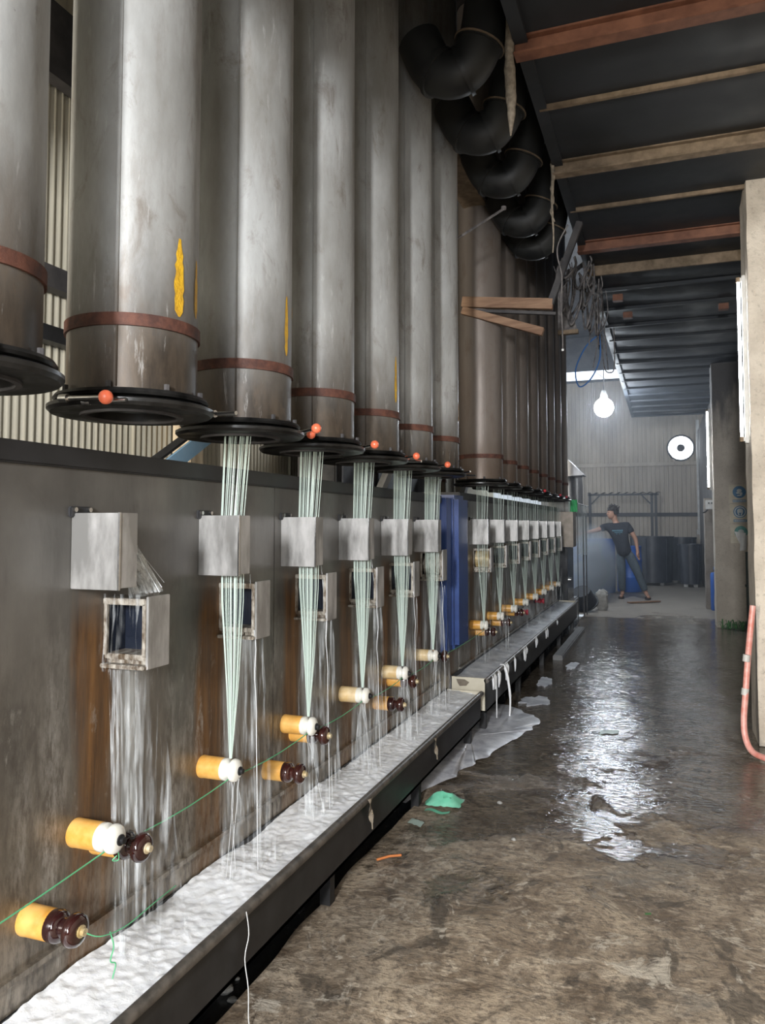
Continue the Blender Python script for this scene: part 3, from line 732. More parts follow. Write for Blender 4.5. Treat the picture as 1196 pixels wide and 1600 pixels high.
# suds spilled on the floor
out = [(-1.20,3.62),(-1.11,4.0),(-1.03,4.35),(-.99,4.55),(-.93,4.8),(-.87,5.1),(-.84,5.3),(-.87,5.5),(-.95,5.62),(-1.05,5.72),(-1.16,5.80),(-1.28,5.75),(-1.34,5.5),(-1.36,5.0),(-1.36,4.4),(-1.35,3.95),(-1.30,3.66)]
ctr = (-1.18, 4.8); sp_ = [(p.x, p.y) for p in spline([(x,y,0) for x,y in out+[out[0]]], 6)]
b = B(); n = len(sp_); rings = 14
for k in range(rings+1):
    f = k/rings
    for (x, y) in sp_:
        X = ctr[0]+(x-ctr[0])*f + .035*nz(x*9, y*9)*f; Y = ctr[1]+(y-ctr[1])*f + .06*nz(y*7, x*9, 2)*f
        b.v.append((X, Y, max(.003, floor_z(X, Y)+.003) + (.014*(1-f**5)) + .006*nz(X*12, Y*5)*(1-f)))
for k in range(rings):
    for i in range(n): b.f.append((k*n+i, k*n+(i+1)%n, (k+1)*n+(i+1)%n, (k+1)*n+i))
tag(b.build('spilled_suds', FOAM3, smooth=180), 'greyish suds spilled over the floor beneath the trough joint', 'foam', None, 'stuff')
for x, y, l, w, lb in ((-.95,6.0,.10,.16,'small wisp of suds on wet floor nearest the spill'), (-1.0,6.75,.06,.20,'small wisp of suds on wet floor second beyond the spill'), (-.86,7.6,.05,.2,'thin wisp of suds on wet floor farthest from the spill')):
    o_ = []
    for k in range(60):
        a = 2*math.pi*k/60; f = 1 + .45*nz(math.cos(a)*2.2+x*7, math.sin(a)*2.2, y) + .2*nz(math.cos(a)*5, math.sin(a)*5+x, y); o_.append((x + l*math.cos(a)*f, y + w*math.sin(a)*f))
    tag(B().slab(o_, .0, .005).build('suds_patch', FOAM3, smooth=40), lb, 'foam', 'suds patches')
# foam drips over trough rims
rr = random.Random(5)
k = 0
t = thing('foam_drips', (XT+.02, 4.9, .35), 'white foam dripping over the rim of the second trough', 'foam')
for y in [.12, .17, .2, .3, .33, .55, .58, .62, .9, 1.3, 1.35, 1.42, 1.9, 1.95, 2.5, 2.6, 3.3]:
    l = rr.uniform(.04, .10); B().tube([(.0,y,.012),(.012,y+.005,-.01),(.014,y,-l*.6),(.012,y+.004,-l)], [.010,.010,.007,.003], 6).build('drip', FOAM, t, 60)
t = thing('overflow_stream', (XT+.02, 5.42, .35), 'thin white stream of foam pouring off the second trough', 'foam')
B().tube(spline([(-.02,0,.012),(.01,.0,.0),(.035,.0,-.10),(.045,.01,-.22),(.04,.01,-.34)], 5), [.012]*5+[.011]*5+[.009]*5+[.007]*6, 8).build('stream', FOAM, t, 60)
t = thing('overflow_stream', (XT+.02, 5.12, .35), 'finer thread of foam falling beside the trough joint', 'foam')
B().tube(spline([(-.01,0,.012),(.012,.0,-.02),(.014,.0,-.20),(.013,.0,-.28)], 5), .004, 6).build('stream', FOAM, t, 60)
for y, l, lb in ((2.82, .10, 'torn grey rag dangling from the trough lip above the black gutter'), (3.72, .09, 'torn grey rag dangling from the trough lip above the suds spill')):
    t = thing('hanging_scrap', (XT+.016, y, .30), lb, 'scrap')
    B().grid(4, 8, lambda u, v: (.004+.008*math.sin(v*6+u*3), (u-.5)*.055*(1-v)**.8 + .012*v, -l*v)).build('cloth', DUST, t, 80)
    B().tube([(.006,.01,-l*.6),(.008,.014,-l*1.25)], .003, 5).build('thread', DUST, t)
t = thing('hanging_string', (XT+.02, 1.885, .30), 'thin pale string hanging from the trough lip to the floor', 'string')
B().tube(spline([(0,0,0),(.006,.004,-.06),(.0,-.006,-.12),(.008,.0,-.20),(.012,-.004,-.28),(.02,-.004,-.30)], 4), .0012, 5).build('string', RAG, t)

# ------------------------------------------------------------------ falling water
rr = random.Random(21)
def strand(b, p, q, r, wob=.004, n=14, lean=0):
    P = []; rd = []; ph = rr.uniform(0, 9)
    for k in range(n+1):
        s = k/n; w = wob*math.sin(math.pi*min(1, s*3))
        P.append((p[0]+(q[0]-p[0])*s + w*nz(s*5+ph, 1), p[1]+(q[1]-p[1])*s + lean*s*s + w*1.6*nz(s*5+ph, 7), p[2]+(q[2]-p[2])*s))
        rd.append(r*(.65 + .6*abs(nz(s*7+ph, 3)))*(1-.25*s))
    b.tube(P, rd, 6)
def m_veil(name, lo, hi, op):
    t = NT(name); n = t.noise(75, (1,1,.035), 5, .6); n2 = t.noise(9, (1,1,.5), 3)
    t.set(Base_Color=(.80,.84,.86), Roughness=.2, Alpha=t.math('MULTIPLY', t.mr(n, lo, hi, 0, op), t.mr(n2, .35, .6))); return t.m
VEIL = m_veil('water_veil', .48, .70, .40); VEILF = m_veil('spray_fan', .36, .56, .9); VEILS = m_veil('water_veil_strong', .44, .66, .55)
def veil(name, mat, par, top, bot, z0, z1, k=0.):
    # sheet between a top edge (two x,y points) and a bottom edge
    (a, b_), (c, d) = top, bot; ph = rr.uniform(0, 9)
    return B().grid(10, 18, lambda u, v: (a[0]+(b_[0]-a[0])*u + (c[0]+(d[0]-c[0])*u - a[0]-(b_[0]-a[0])*u)*v + .006*nz(u*3+ph, v*2), a[1]+(b_[1]-a[1])*u + (c[1]+(d[1]-c[1])*u - a[1]-(b_[1]-a[1])*u)*v + .010*nz(u*3, v*2+ph, 5) + k*math.sin(u*7), z0+(z1-z0)*v)).build(name, mat, par, 180)
t = thing('water_fan', (XW, Y1[0]+.150, 1.18), 'fan of water spraying from the machine front beside the box without yarn', 'water')
b = B(); A = (.012, .008, .185)
for k in range(5):
    q = -1 + 2*k/4; strand(b, (A[0], A[1]+.002*q, A[2]-.02*abs(q)), (.10+.03*(1-abs(q)), A[1]+.060*q+.01, .0 + .02*abs(q)), .0018, .002)
b.build('spray', WATERW, t, 60)
veil('spray_sheet', VEILF, t, ((.02,.004),(.02,.010)), ((.10,-.045),(.10,.075)), .180, .0)
veil('spray_sheet', VEILF, t, ((.02,.0),(.02,.012)), ((.125,-.03),(.120,.05)), .18, .0)
veil('spray_sheet', VEILF, t, ((.02,.004),(.02,.012)), ((.07,-.02),(.07,.10)), .175, -.02)
B().lathe([(.001,0),(.008,0),(.008,.014),(.004,.018),(.001,.018)], (0,.008,.187), 'X', 10).build('nozzle', BLACKP, t, 40)
veil('window_sheet', VEIL, t, ((.02,-.048),(.12,-.048)), ((.02,-.058),(.12,-.058)), .0, -.19)
veil('stream', VEILS, t, ((.035,-.055),(.125,-.055)), ((.05,-.03),(.15,-.03)), -.185, -.88)
veil('stream', VEIL, t, ((.09,-.055),(.135,.01)), ((.08,.01),(.19,.08)), -.185, -.88)
for y, g, i in stations:
    if g == 1 and i == 0: continue
    t = thing('water_stream', (XW, y+.118, .995), st_label('thin water streams', i, g), 'water')
    veil('trickle_sheet', VEIL, t, ((.03,-.012),(.13,-.012)), ((.01,.0),(.16,.02)), .006, -.69)
    if g == 1:
        veil('trickle_sheet', VEIL, t, ((.05,.0),(.132,.05)), ((.06,.0),(.17,.08)), .006, -.69)
        b = B(); strand(b, (.132, .0, .0), (.150, -.005, -.69), .0026, .012, 22); strand(b, (.10,.02,.20), (.13,.0,.0), .0018, .006, 8)
        b.build('main_stream', WATERW, t, 60)
        veil('roller_drip', VEILS, t, ((.085,-.085),(.125,-.085)), ((.06,-.09),(.16,-.06)), -.41, -.70)
        b = B()
        for k in range(3): strand(b, (.088+rr.random()*.04, -.08, -.40), (.085+rr.random()*.06, -.08+rr.uniform(-.03,.05), -.70), rr.uniform(.0008,.0016), .010, 10)
        b.build('drip_strand', WATERW, t, 60)

# ------------------------------------------------------------------ floor litter
def stone(x, y, r, lb, m=STONE, z=None):
    b = B().ball((0,0,0), r, 8, (1, .8, .55))
    b.v = [tuple(Vector(p)*(1+.35*nz(p[0]*60+x*9, p[1]*60, p[2]*60+y))) for p in b.v]
    o = b.build('pebble', m, smooth=30); o.location = (x, y, (floor_z(x,y) if z is None else z) + r*.42); return tag(o, lb, 'stone', 'loose rubble')
stone(-1.262, 2.06, .030, 'larger grey rubble lump in the black gutter', z=-.045); stone(-1.215, 2.03, .016, 'smaller pale rubble lump in the black gutter, by the string', z=-.045); stone(-1.26, 2.13, .010, 'tiny pale pebble in the black gutter', z=-.045)
stone(-.776, 3.76, .014, 'round pinkish pebble on the floor beyond the mint scrap'); stone(-.636, 3.36, .013, 'small pale pebble alone on the brown floor')
t = thing('plastic_scrap', (-1.03, 3.66, .0), 'crumpled mint green plastic scrap on floor beside the suds', 'scrap')
B().grid(12, 8, lambda u, v: (-.085+.17*u+.01*nz(v*3), -.07+.12*v+.03*u, .006 + .045*math.sin(math.pi*u)*math.sin(math.pi*v)*(1+.7*nz(u*4,v*5)) + .012*abs(nz(u*7,v*8)))).build('film', GREENP, t, 40)
B().grid(6, 3, lambda u, v: (-.06+.12*u, -.13+.03*v, .006+.006*math.sin(u*7))).build('strip', GREENP, t, 40)
tag(B().grid(6, 4, lambda u, v: (-1.115+.07*u, 3.36+.06*v-.03*u, .008+.008*abs(nz(u*5,v*5)))).build('plastic_flake', simple('pale_mint', (.42,.52,.46), rough=.5), smooth=40), 'small pale mint flake on floor at the gutter edge', 'scrap')
tag(B().tube([(-1.11,2.95,.010),(-1.07,2.99,.014),(-1.03,3.02,.012)], .005, 6).build('twig', simple('orange_twig', (.55,.18,.05), rough=.7)), 'thin orange stick at the edge of the black gutter', 'stick')
tag(B().grid(3, 3, lambda u, v: (-.09+.02*u, 2.86+.015*v, .010+.004*u)).build('leaf_bit', WEED), 'tiny green bit lying in a brown puddle', 'scrap')
tag(B().grid(6, 4, lambda u, v: (-.42+.11*u+.03*nz(v*4,1), 5.20+.09*v+.05*u+.04*nz(u*4,2), .005+.010*abs(nz(u*6,v*5)))).build('plastic_flake', simple('pale_green_film', (.35,.50,.38), rough=.4), smooth=40), 'pale green plastic scrap on the wet floor past the suds spill', 'scrap')
# ================================================================== overhead: ducts, brackets, ropes, cables
def elbow(y, s, label):
    t = thing('fume_duct', (-.87, y, 3.36), label, 'duct', 'black fume ducts along the ceiling edge')
    path = spline([(.14,.0,.62),(.11,.0,.34),(.06,0,.19),(-.02,0,.13),(-.13,0,.17),(-.21,0,.33)], 6)
    B().tube(path, .125*s, 24).build('bend', DUCTBK, t, 60)
    for k in (9, 16, 23):
        p, q = path[k], path[k+1]; d = (q-p).normalized()*.010
        B().tube([p-d, p+d], .140*s, 24).build('flange', DUCTBK, t, 40)
    B().tube([path[9] - (path[10]-path[9]).normalized()*.004, path[9] + (path[10]-path[9]).normalized()*.004], .146*s, 24).build('gasket', BEAM_T, t, 40)
    B().tube([(.06,0,.3),(.06,0,1.8)], .008, 6).build('hanger', BEAM_D, t)
    return t
elbow(3.45, .85, 'large black fume duct elbow, nearest to the dusty rope end')
elbow(4.05, .85, 'black fume duct elbow between the two hanging ropes'); elbow(4.65, .85, 'black fume duct elbow beside the long thin rope'); elbow(5.35, .85, 'black fume duct elbow above the timber bracket'); elbow(5.85, .85, 'black fume duct elbow above the cable tangle')
t = thing('timber_header', (-1.36, 4.41, 3.68), 'dusty timber header behind the black fume ducts', 'beam')
B().box(0, .18, 0, 1.01, 0, .16).build('timber', BEAM_T, t, bevel=.004); B().box(.18, .192, .1, .95, .0, .05).build('plank', BEAM_D, t)
t = thing('timber_bracket', (-1.36, 5.385, 2.95), 'brown timber bracket reaching from the brown duct to the ceiling edge', 'bracket')
B().bar((.0,.0,.02), (.65,.0,-.06), .05, .075).build('arm', WOODB, t, bevel=.003)
B().bar((.03,-.005,-.045), (.67,-.005,-.13), .03, .02).build('batten', BEAM_D, t)
B().bar((.0,.0,-.04), (.58,.0,-.25), .05, .055).build('brace', WOODB, t, bevel=.003)
B().bar((.63,.0,-.06), (.84,.0,.50), .045, .045).build('tie', BEAM_D, t, bevel=.003)
t = thing('tie_rod', (-1.30, 4.66, 3.02), 'thin pale rod slanting across the dark duct top', 'rod')
B().tube([(-.12,-.25,-.09),(.40,.0,.30)], .008, 6).build('rod', CABLE, t); B().lathe([(.001,0),(.016,0),(.016,.02),(.001,.02)], (.39,0,.29), n=8).build('nut', CABLE, t)
def rope(x, y, ztop, zbot, r, label, thick):
    t = thing('hanging_rope', (x, y, zbot), label, 'rope', None)
    L = ztop-zbot; P = []; rd = []
    for k in range(31):
        s = k/30; P.append((.02*nz(s*3, x)*(1-s), .02*nz(s*3, y, 4)*(1-s), L*s)); rd.append(r*(thick(s))*(1+.35*nz(s*14, x*5)))
    B().tube(P, rd, 9).build('strands', DUST, t, 60)
    B().tube([(p[0]+.012*math.sin(i*.9), p[1]+.012*math.cos(i*.9), p[2]) for i, p in enumerate(P) if i > 8], r*.35, 5).build('frayed_strand', DUST, t, 60)
    return t
rope(-.615, 3.34, 3.85, 3.09, .020, 'thick dust-caked rope end hanging beside the first red beam', lambda s: .15+1.2*min(1,s*5)*(1-.45*s))
rope(-.60, 4.60, 3.60, 2.98, .010, 'thin dust-caked rope hanging from the tan ceiling beam', lambda s: .35+.9*s)
t = thing('dangling_cord', (-.56, 4.66, 2.40), 'white cord dangling below the thin dusty rope', 'cord')
B().tube(spline([(.0,0,0),(.0,0,.10),(-.006,0,.30),(.0,0,.45),(-.025,0,.58),(-.015,0,.66),(.04,0,.76)], 5), .0045, 6).build('cord', CABLE, t, 60)
B().ball((0,0,0), .008, 8).build('tip', RAG, t, 60)
# cable tangle
t = thing('cable_tangle', (-.62, 6.6, 3.0), 'dusty tangle of looped cables hanging from the ceiling edge', 'cables')
rr = random.Random(31)
for k in range(26):
    x0 = rr.uniform(-.14, .16); y0 = rr.uniform(-.45,.35); x1 = x0 + rr.uniform(-.12,.12); y1 = y0 + rr.uniform(-.3,.3); d = rr.uniform(.10, .46)
    top = .48
    P = [(x0,y0,top),(x0+rr.uniform(-.04,.04),y0,top-d*.5),((x0+x1)/2-.03,(y0+y1)/2,top-d),(x1,y1,top-d*.55),(x1+rr.uniform(-.03,.03),y1,top-.02)]
    B().tube(spline(P, 6), rr.uniform(.004,.010), 6).build('cable', CABLE, t, 60)
for k in range(10):
    x0 = rr.uniform(-.02, .14); y0 = rr.uniform(.1,.9); l = rr.uniform(.3,.75)
    B().tube(spline([(x0,y0,.48),(x0+rr.uniform(-.03,.03),y0,.48-l*.5),(x0+rr.uniform(-.05,.05),y0,.48-l)], 5), rr.uniform(.004,.007), 5).build('loose_end', CABLE, t, 60)
t = thing('blue_cable', (-.58, 7.2, 2.9), 'loop of blue cable hanging under the cable tangle', 'cable')
B().tube(spline([(.03,0,.35),(.05,0,.12),(.04,0,-.06),(-.04,0,-.22),(-.14,0,-.28),(-.17,0,-.12),(-.08,0,.08),(.03,0,.18)], 6), .007, 6).build('cable', CABLEB, t, 60)
B().tube(spline([(.06,.05,.2),(.08,.05,-.1),(.13,.05,-.16),(.17,.05,-.10),(.17,.05,.25)], 6), .006, 6).build('flex', CABLE, t, 60)
t = thing('gusset_plate', (-.83, 6.6, 2.98), 'dusty triangular steel gusset plate among the cables', 'plate')
B().add([(0,0,.46),(.03,0,.46),(.16,0,.02),(.0,0,.0),(0,.02,.46),(.03,.02,.46),(.16,.02,.02),(.0,.02,.0)], [(0,1,2,3),(7,6,5,4),(0,4,5,1),(1,5,6,2),(2,6,7,3),(3,7,4,0)]).build('plate', CABLE, t)
B().box(0, .17, -.03, .02, -.015, .02).build('toe', BEAM_T, t, bevel=.003)
B().bar((.01,.01,.44), (.245,.01,.60), .03, .03).build('arm', BEAM_D, t)
# LED bulb on its flex
t = thing('led_bulb', (-.912, 13.0, 3.27), 'glaring round white LED bulb hanging over the gangway end', 'light')
B().ball((0,0,0), .155, 20).build('globe', LEDM, t, 60)
B().lathe([(.001,.13),(.07,.13),(.05,.22),(.035,.28),(.001,.28)], n=14).build('cap', PLASTIC, t, 40)
B().tube([(0,0,.27),(.01,0,.9),(.02,0,2.89)], .008, 6).build('flex', CABLE, t)

# ================================================================== behind the machines (seen below the ducts)
t = thing('blue_strut', (-2.1, 0, -.045), 'light blue diagonal steel strut behind the machine', 'strut')
B().bar((0,-.1,.0), (0,3.5,1.98), .075, .012, (1,0,0)).build('web', STRUT, t); B().bar((-.03,-.14,.035), (-.03,3.46,2.02), .012, .06, (1,0,0)).build('flange', BLACKP, t)
for x, y, lb in ((-2.05, 5.6, 'pale diagonal brace behind the machine, below the fourth duct'), (-2.05, 7.0, 'pale diagonal brace behind the machine, by the wood drum'), (-2.05, 8.1, 'pale diagonal brace behind the machine, next to the blue post')):
    t = thing('diagonal_brace', (x, y, -.045), lb, 'brace', 'diagonal braces behind the machine')
    B().bar((0,-.9,.9), (0,.42,2.05), .07, .02, (1,0,0)).build('web', PLASTIC, t); B().bar((-.03,-.9,.9), (-.03,.42,2.05), .012, .06, (1,0,0)).build('flange', PLASTIC, t); B().box(-.03,.02,-.93,-.88,0,.95).build('leg', PLASTIC, t)
t = thing('wood_drum', (-2.2, 7.55, 1.5), 'pale wooden drum standing behind the machine', 'drum')
B().lathe([(.001,0),(.11,0),(.11,.35),(.001,.35)], n=20).build('body', WOOD, t, 40); B().lathe([(.11,.28),(.116,.28),(.116,.31),(.11,.31)], n=20).build('hoop', WOODB, t, 40)
t = thing('grey_cabinet', (-2.45, 4.9, 0), 'dark grey cabinet standing behind the machine', 'cabinet')
B().box(0, .30, 0, 2.3, -.05, 2.05).build('case', BEAM_D, t, bevel=.01)
for k in range(3): B().box(.30, .312, .1+.72*k, .72+.72*k, .15, 1.95).build('door', simple('slate_door', (.10,.11,.14), (.16,.17,.2), 4, rough=.5), t, bevel=.004)

# ================================================================== far end
t = thing('steel_cabinet', (XW, 10.25, 0), 'dark steel cabinet with a brown protruding box at the machine end', 'cabinet')
B().box(-.3, .12, .05, .75, -.05, 1.06).build('case', simple('dark_polished_steel', (.035,.037,.04), (.08,.08,.085), 4, rough=.12, rough2=.25, metal=.5), t, bevel=.02); B().box(-.02, .20, .02, .40, 1.06, 1.52).build('head_box', simple('brown_scaled_steel', (.17,.14,.11), (.28,.24,.2), 7, rough=.4, metal=.4), t, bevel=.008)
B().box(.121, .13, .1, .7, .3, .34).build('trim', CHROME, t); B().lathe([(.001,0),(.03,0),(.03,.02),(.001,.02)], (.12,.3,.62), 'X', 12).build('dial', CHROME, t, 40)
t = thing('white_drum', (XW-.12, 10.40, 1.615), 'white drum lying on top of the steel cabinet', 'drum')
B().lathe([(.001,0),(.10,0),(.10,.26),(.001,.26)], axis='X', n=20).build('body', RAG, t, 40); B().lathe([(.10,.20),(.106,.20),(.106,.22),(.10,.22)], axis='X', n=20).build('hoop', PLASTIC, t, 40)
t = thing('green_rag', (XW+.16, 10.36, 1.52), 'bright green rag hanging by the white drum', 'rag')
B().grid(6, 8, lambda u, v: (.09*u, -.02+.012*math.sin(u*8+v*3), .16*v)).build('cloth', GREENB, t, 80); B().tube([(0,-.01,.16),(.09,-.01,.16)], .006, 6).build('wire', CABLE, t)
t = thing('fume_hood', (-1.47, 11.6, 1.5), 'shiny galvanised fume hood with peaked top above the cabinet', 'hood')
B().lathe([(.20,0),(.20,.45),(.19,.60),(.10,.74),(.05,.76)], (.12,.2,0), n=28).build('shell', GALV, t, 40)
B().add([(-.1,-.05,.55),(.36,-.05,.58),(.13,-.05,.82),(-.1,.45,.55),(.36,.45,.58),(.13,.45,.82)], [(0,1,2),(5,4,3),(0,3,4,1),(1,4,5,2),(2,5,3,0)]).build('peak', GALV, t, bevel=.006)
B().box(-.1, .36, -.04, .44, -.02, .02).build('collar', BEAM_D, t, bevel=.004)
for x, y in ((-.08,-.02),(.33,-.02),(-.08,.42),(.33,.42)): B().box(x, x+.018, y, y+.018, -1.5, .0).build('leg', BEAM_D, t)
t = thing('plastic_curtain', (-1.14, 10.9, 0.95), 'clear bluish plastic sheet hanging beside the hood', 'curtain')
B().grid(10, 6, lambda u, v: (.02*math.sin(u*12)+.10*u, .0+.5*u, .70*v - .04*u)).build('sheet', m_water('plastic_film', (.70,.80,.84), .35), t, 60); B().tube([(0,0,.70),(.1,.5,.66)], .008, 6).build('rod', CHROME, t)
B().tube([(0,0,-.95),(0,0,.70)], .006, 8).build('post', CHROME, t)
def barrel(x, y, r, h, label):
    t = thing('blue_barrel', (x, y, 0), label, 'barrel', 'blue plastic barrels')
    B().lathe([(.001,0),(r*.93,0),(r*.97,.03),(r*.98,h*.3),(r*1.0,h*.31),(r*1.0,h*.34),(r*.98,h*.35),(r*.98,h*.65),(r*1.0,h*.66),(r*1.0,h*.69),(r*.98,h*.7),(r*.95,h*.95),(r*.97,h*.96),(r*.97,h),(r*.9,h),(r*.9,h-.03),(.001,h-.03)], n=32).build('body', BLUEP, t, 40)
    for s_ in (-1, 1): B().lathe([(.001,0),(.03,0),(.03,.03),(.001,.03)], (s_*r*.6,0,h-.03), n=12).build('bung', BLACKP, t, 40)
    return t
barrel(-1.235, 16.1, .29, 1.07, 'tall blue barrel standing in the steam beside the worker'); barrel(-.70, 16.45, .25, .92, 'blue barrel standing behind the worker\'s legs')
barrel(-1.62, 15.6, .27, .98, 'blue barrel half hidden in the steam by the hood')
def tub(x, y, r, h, label, flare=1.06):
    t = thing('black_tub', (x, y, 0), label, 'tub', 'black tubs by the far wall')
    B().lathe([(.001,.06),(r,.06),(r*flare,h-.03),(r*flare+.025,h-.03),(r*flare+.025,h),(r*flare-.01,h),(r*flare-.02,h-.05),(r*.97,.1),(.001,.1)], n=36).build('body', BIN, t, 40)
    for a in range(6):
        c, s_ = math.cos(R(60*a+15)), math.sin(R(60*a+15)); B().bar((c*(r+.005), s_*(r+.005), .1), (c*(r*flare+.01), s_*(r*flare+.01), h-.04), .03, .03, (c, s_, 0)).build('rib', BIN, t)
    for a in range(4): 
        c, s_ = math.cos(R(90*a+45)), math.sin(R(90*a+45)); B().box(c*r*.7-.04, c*r*.7+.04, s_*r*.7-.04, s_*r*.7+.04, 0, .062).build('foot', STONE, t)
    return t
tub(-.30, 18.6, .43, 1.09, 'large black tub behind the worker in front of the rack'); tub(.35, 19.45, .30, 1.06, 'black tub in the middle of the three at the far wall'); tub(.50, 18.2, .20, .93, 'small flared black tub nearest the stub column', 1.18)
t = thing('awning_rack', (-.95, 19.2, 0), 'dark steel rack with a wavy corrugated awning edge', 'rack')
for x in (-.75, .66, .75): B().box(x-.03, x+.03, -.03, .03, 0, 2.10).build('post', BLACKP, t)
B().grid(60, 2, lambda u, v: (-.80+1.66*u, -.12+.5*v, 2.11+.018*math.sin(u*60))).build('roof_sheet', BLACKP, t, 80)
B().box(-.80, .82, -.03, .03, 2.05, 2.09).build('rail', BLACKP, t)
for s_, x in ((1,-.72),(-1,.63)): B().bar((x,0,1.85), (x+s_*.2,0,2.06), .03, .03).build('knee_brace', BLACKP, t)
# dark hump tub and cement stump at the end of the kerb
t = thing('tipped_basin', (-1.22, 12.5, 0), 'dark tipped plastic basin on the floor past the second trough', 'basin')
o = B().lathe([(.001,.22),(.14,.22),(.20,.0),(.215,0),(.215,-.012),(.19,-.012),(.13,.2),(.001,.2)], n=28).build('bowl', BIN, t, 40); o.rotation_euler = (R(35), R(-10), 0); o.location = (0,0,.14)
o = B().lathe([(.205,-.02),(.222,-.02),(.222,.0),(.205,.0),(.205,-.02)], n=28).build('rim', BLACKP, t, 40); o.rotation_euler = (R(35), R(-10), 0); o.location = (0,0,.14)
b = B().grid(1,1,lambda u,v:(0,0,0)); b = B()
pillar_ = B(); 
def lump(c, s, seed):
    b = B().ball((0,0,0), 1, 20); b.v = [tuple(math.copysign(abs(q)**.55, q) for q in p) for p in b.v]; b.v = [(c[0]+p[0]*s[0]*(1+.6*nz(p[0]*2+seed,p[1]*2,p[2]*2)+.3*nz(p[0]*5,p[1]*5,p[2]*5)), c[1]+p[1]*s[1]*(1+.25*nz(p[1]*2,seed,p[2]*2)), c[2]+p[2]*s[2]*(1+.2*nz(p[2]*2,p[0]*2,seed))) for p in b.v]; return b
tag(lump((-.97, 12.75, .15), (.085,.085,.17), 3).build('cement_stump', STONE, smooth=40), 'rough cement stump beside the tipped basin', 'stump')
tag(B().box(-1.45, -1.22, 11.1, 11.7, 0.0, .30).build('steel_tray', GALV, bevel=.02), 'shiny steel tray box at the foot of the fume hood', 'tray')

# ================================================================== the worker
def skin_mesh(name, V, E, Rd, mat, parent, levels=2):
    me = bpy.data.meshes.new(name); me.from_pydata(V, E, []); o = bpy.data.objects.new(name, me); COL.objects.link(o)
    m = o.modifiers.new('s', 'SKIN'); m.use_smooth_shade = True
    for i, r in enumerate(Rd):
        sv = me.skin_vertices[0].data[i]; sv.radius = r if isinstance(r, tuple) else (r, r); sv.use_root = (i == 0)
    s2 = o.modifiers.new('u', 'SUBSURF'); s2.levels = levels; s2.render_levels = levels
    dg = bpy.context.evaluated_depsgraph_get(); ev = o.evaluated_get(dg)
    nm = bpy.data.meshes.new_from_object(ev); o.modifiers.clear(); o.data = nm; nm.materials.clear(); nm.materials.append(mat)
    for p in nm.polygons: p.use_smooth = True
    o.parent = parent; return o
W0 = thing('person', (-.62, 14.9, 0), 'worker in black printed t-shirt and slate trousers reaching towards the machine', 'person')
ox = -.62
def pt(x, z, y=0): return (x-ox, y, z)
J = dict(pel=pt(-.72,.86), sp=pt(-.76,1.03), ch=pt(-.82,1.24), nk=pt(-.865,1.395), nk2=pt(-.885,1.45,-.01), hd=pt(-.915,1.545,-.02), ht=pt(-.925,1.62,-.01),
         sl=pt(-1.00,1.325,-.03), el=pt(-1.25,1.235,-.07), wl=pt(-1.45,1.19,-.10), sr=pt(-.655,1.335,.0), er=pt(-.515,1.085,-.01), wrr=pt(-.485,.875,-.05),
         hl=pt(-.80,.82), kl=pt(-.77,.45,-.05), al=pt(-.765,.085,.02), tl=pt(-.785,.035,-.15), hr=pt(-.64,.82), kr=pt(-.48,.45,-.02), ar=pt(-.345,.085,.0), tr=pt(-.30,.035,-.17))
names = list(J); ix = {n: i for i, n in enumerate(names)}
V = [J[n] for n in names]
rad = dict(pel=(.10,.08), sp=(.11,.085), ch=(.135,.10), nk=.055, nk2=.052, hd=(.070,.085), ht=(.062,.075), sl=.058, el=.042, wl=.028, sr=.058, er=.042, wrr=.028, hl=.07, kl=.055, al=.036, tl=.030, hr=.07, kr=.055, ar=.036, tr=.030)
E_ = [('pel','sp'),('sp','ch'),('ch','nk'),('nk','nk2'),('nk2','hd'),('hd','ht'),('ch','sl'),('sl','el'),('el','wl'),('ch','sr'),('sr','er'),('er','wrr'),('pel','hl'),('hl','kl'),('kl','al'),('al','tl'),('pel','hr'),('hr','kr'),('kr','ar'),('ar','tr')]
EI = [(ix[a], ix[b_]) for a, b_ in E_]; RD = [rad[n] for n in names]
def hand(base, d, side, curl):
    base = Vector(base); d = Vector(d).normalized(); side = Vector(side).normalized(); dn = d.cross(side)*curl
    i0 = len(V); V.append(tuple(base + d*.045)); RD.append((.036,.020)); V.append(tuple(base + d*.085)); RD.append((.038,.018)); EI.append((i0, i0+1))
    for k, (off, ln) in enumerate(((-.030,.075),(-.010,.085),(.010,.080),(.030,.062))):
        j = len(V); V.append(tuple(base + d*(.09+ln*.45) + side*off*1.1 + dn*.006)); RD.append(.0095); V.append(tuple(base + d*(.09+ln) + side*off*1.15 + dn*.028)); RD.append(.008)
        EI.extend([(i0+1, j), (j, j+1)])
    j = len(V); V.append(tuple(base + d*.06 - side*.05 + dn*.008)); RD.append(.011); V.append(tuple(base + d*.095 - side*.062 + dn*.016)); RD.append(.009); EI.extend([(i0, j), (j, j+1)])
    return i0
i0 = hand(J['wl'], (-1,-.1,-.15), (0,1,.2), 1); EI.append((ix['wl'], i0))
i1 = hand(J['wrr'], (.05,-.1,-1), (.3,1,0), 1); EI.append((ix['wrr'], i1))
body = skin_mesh('body', V, EI, RD, SKIN, W0)
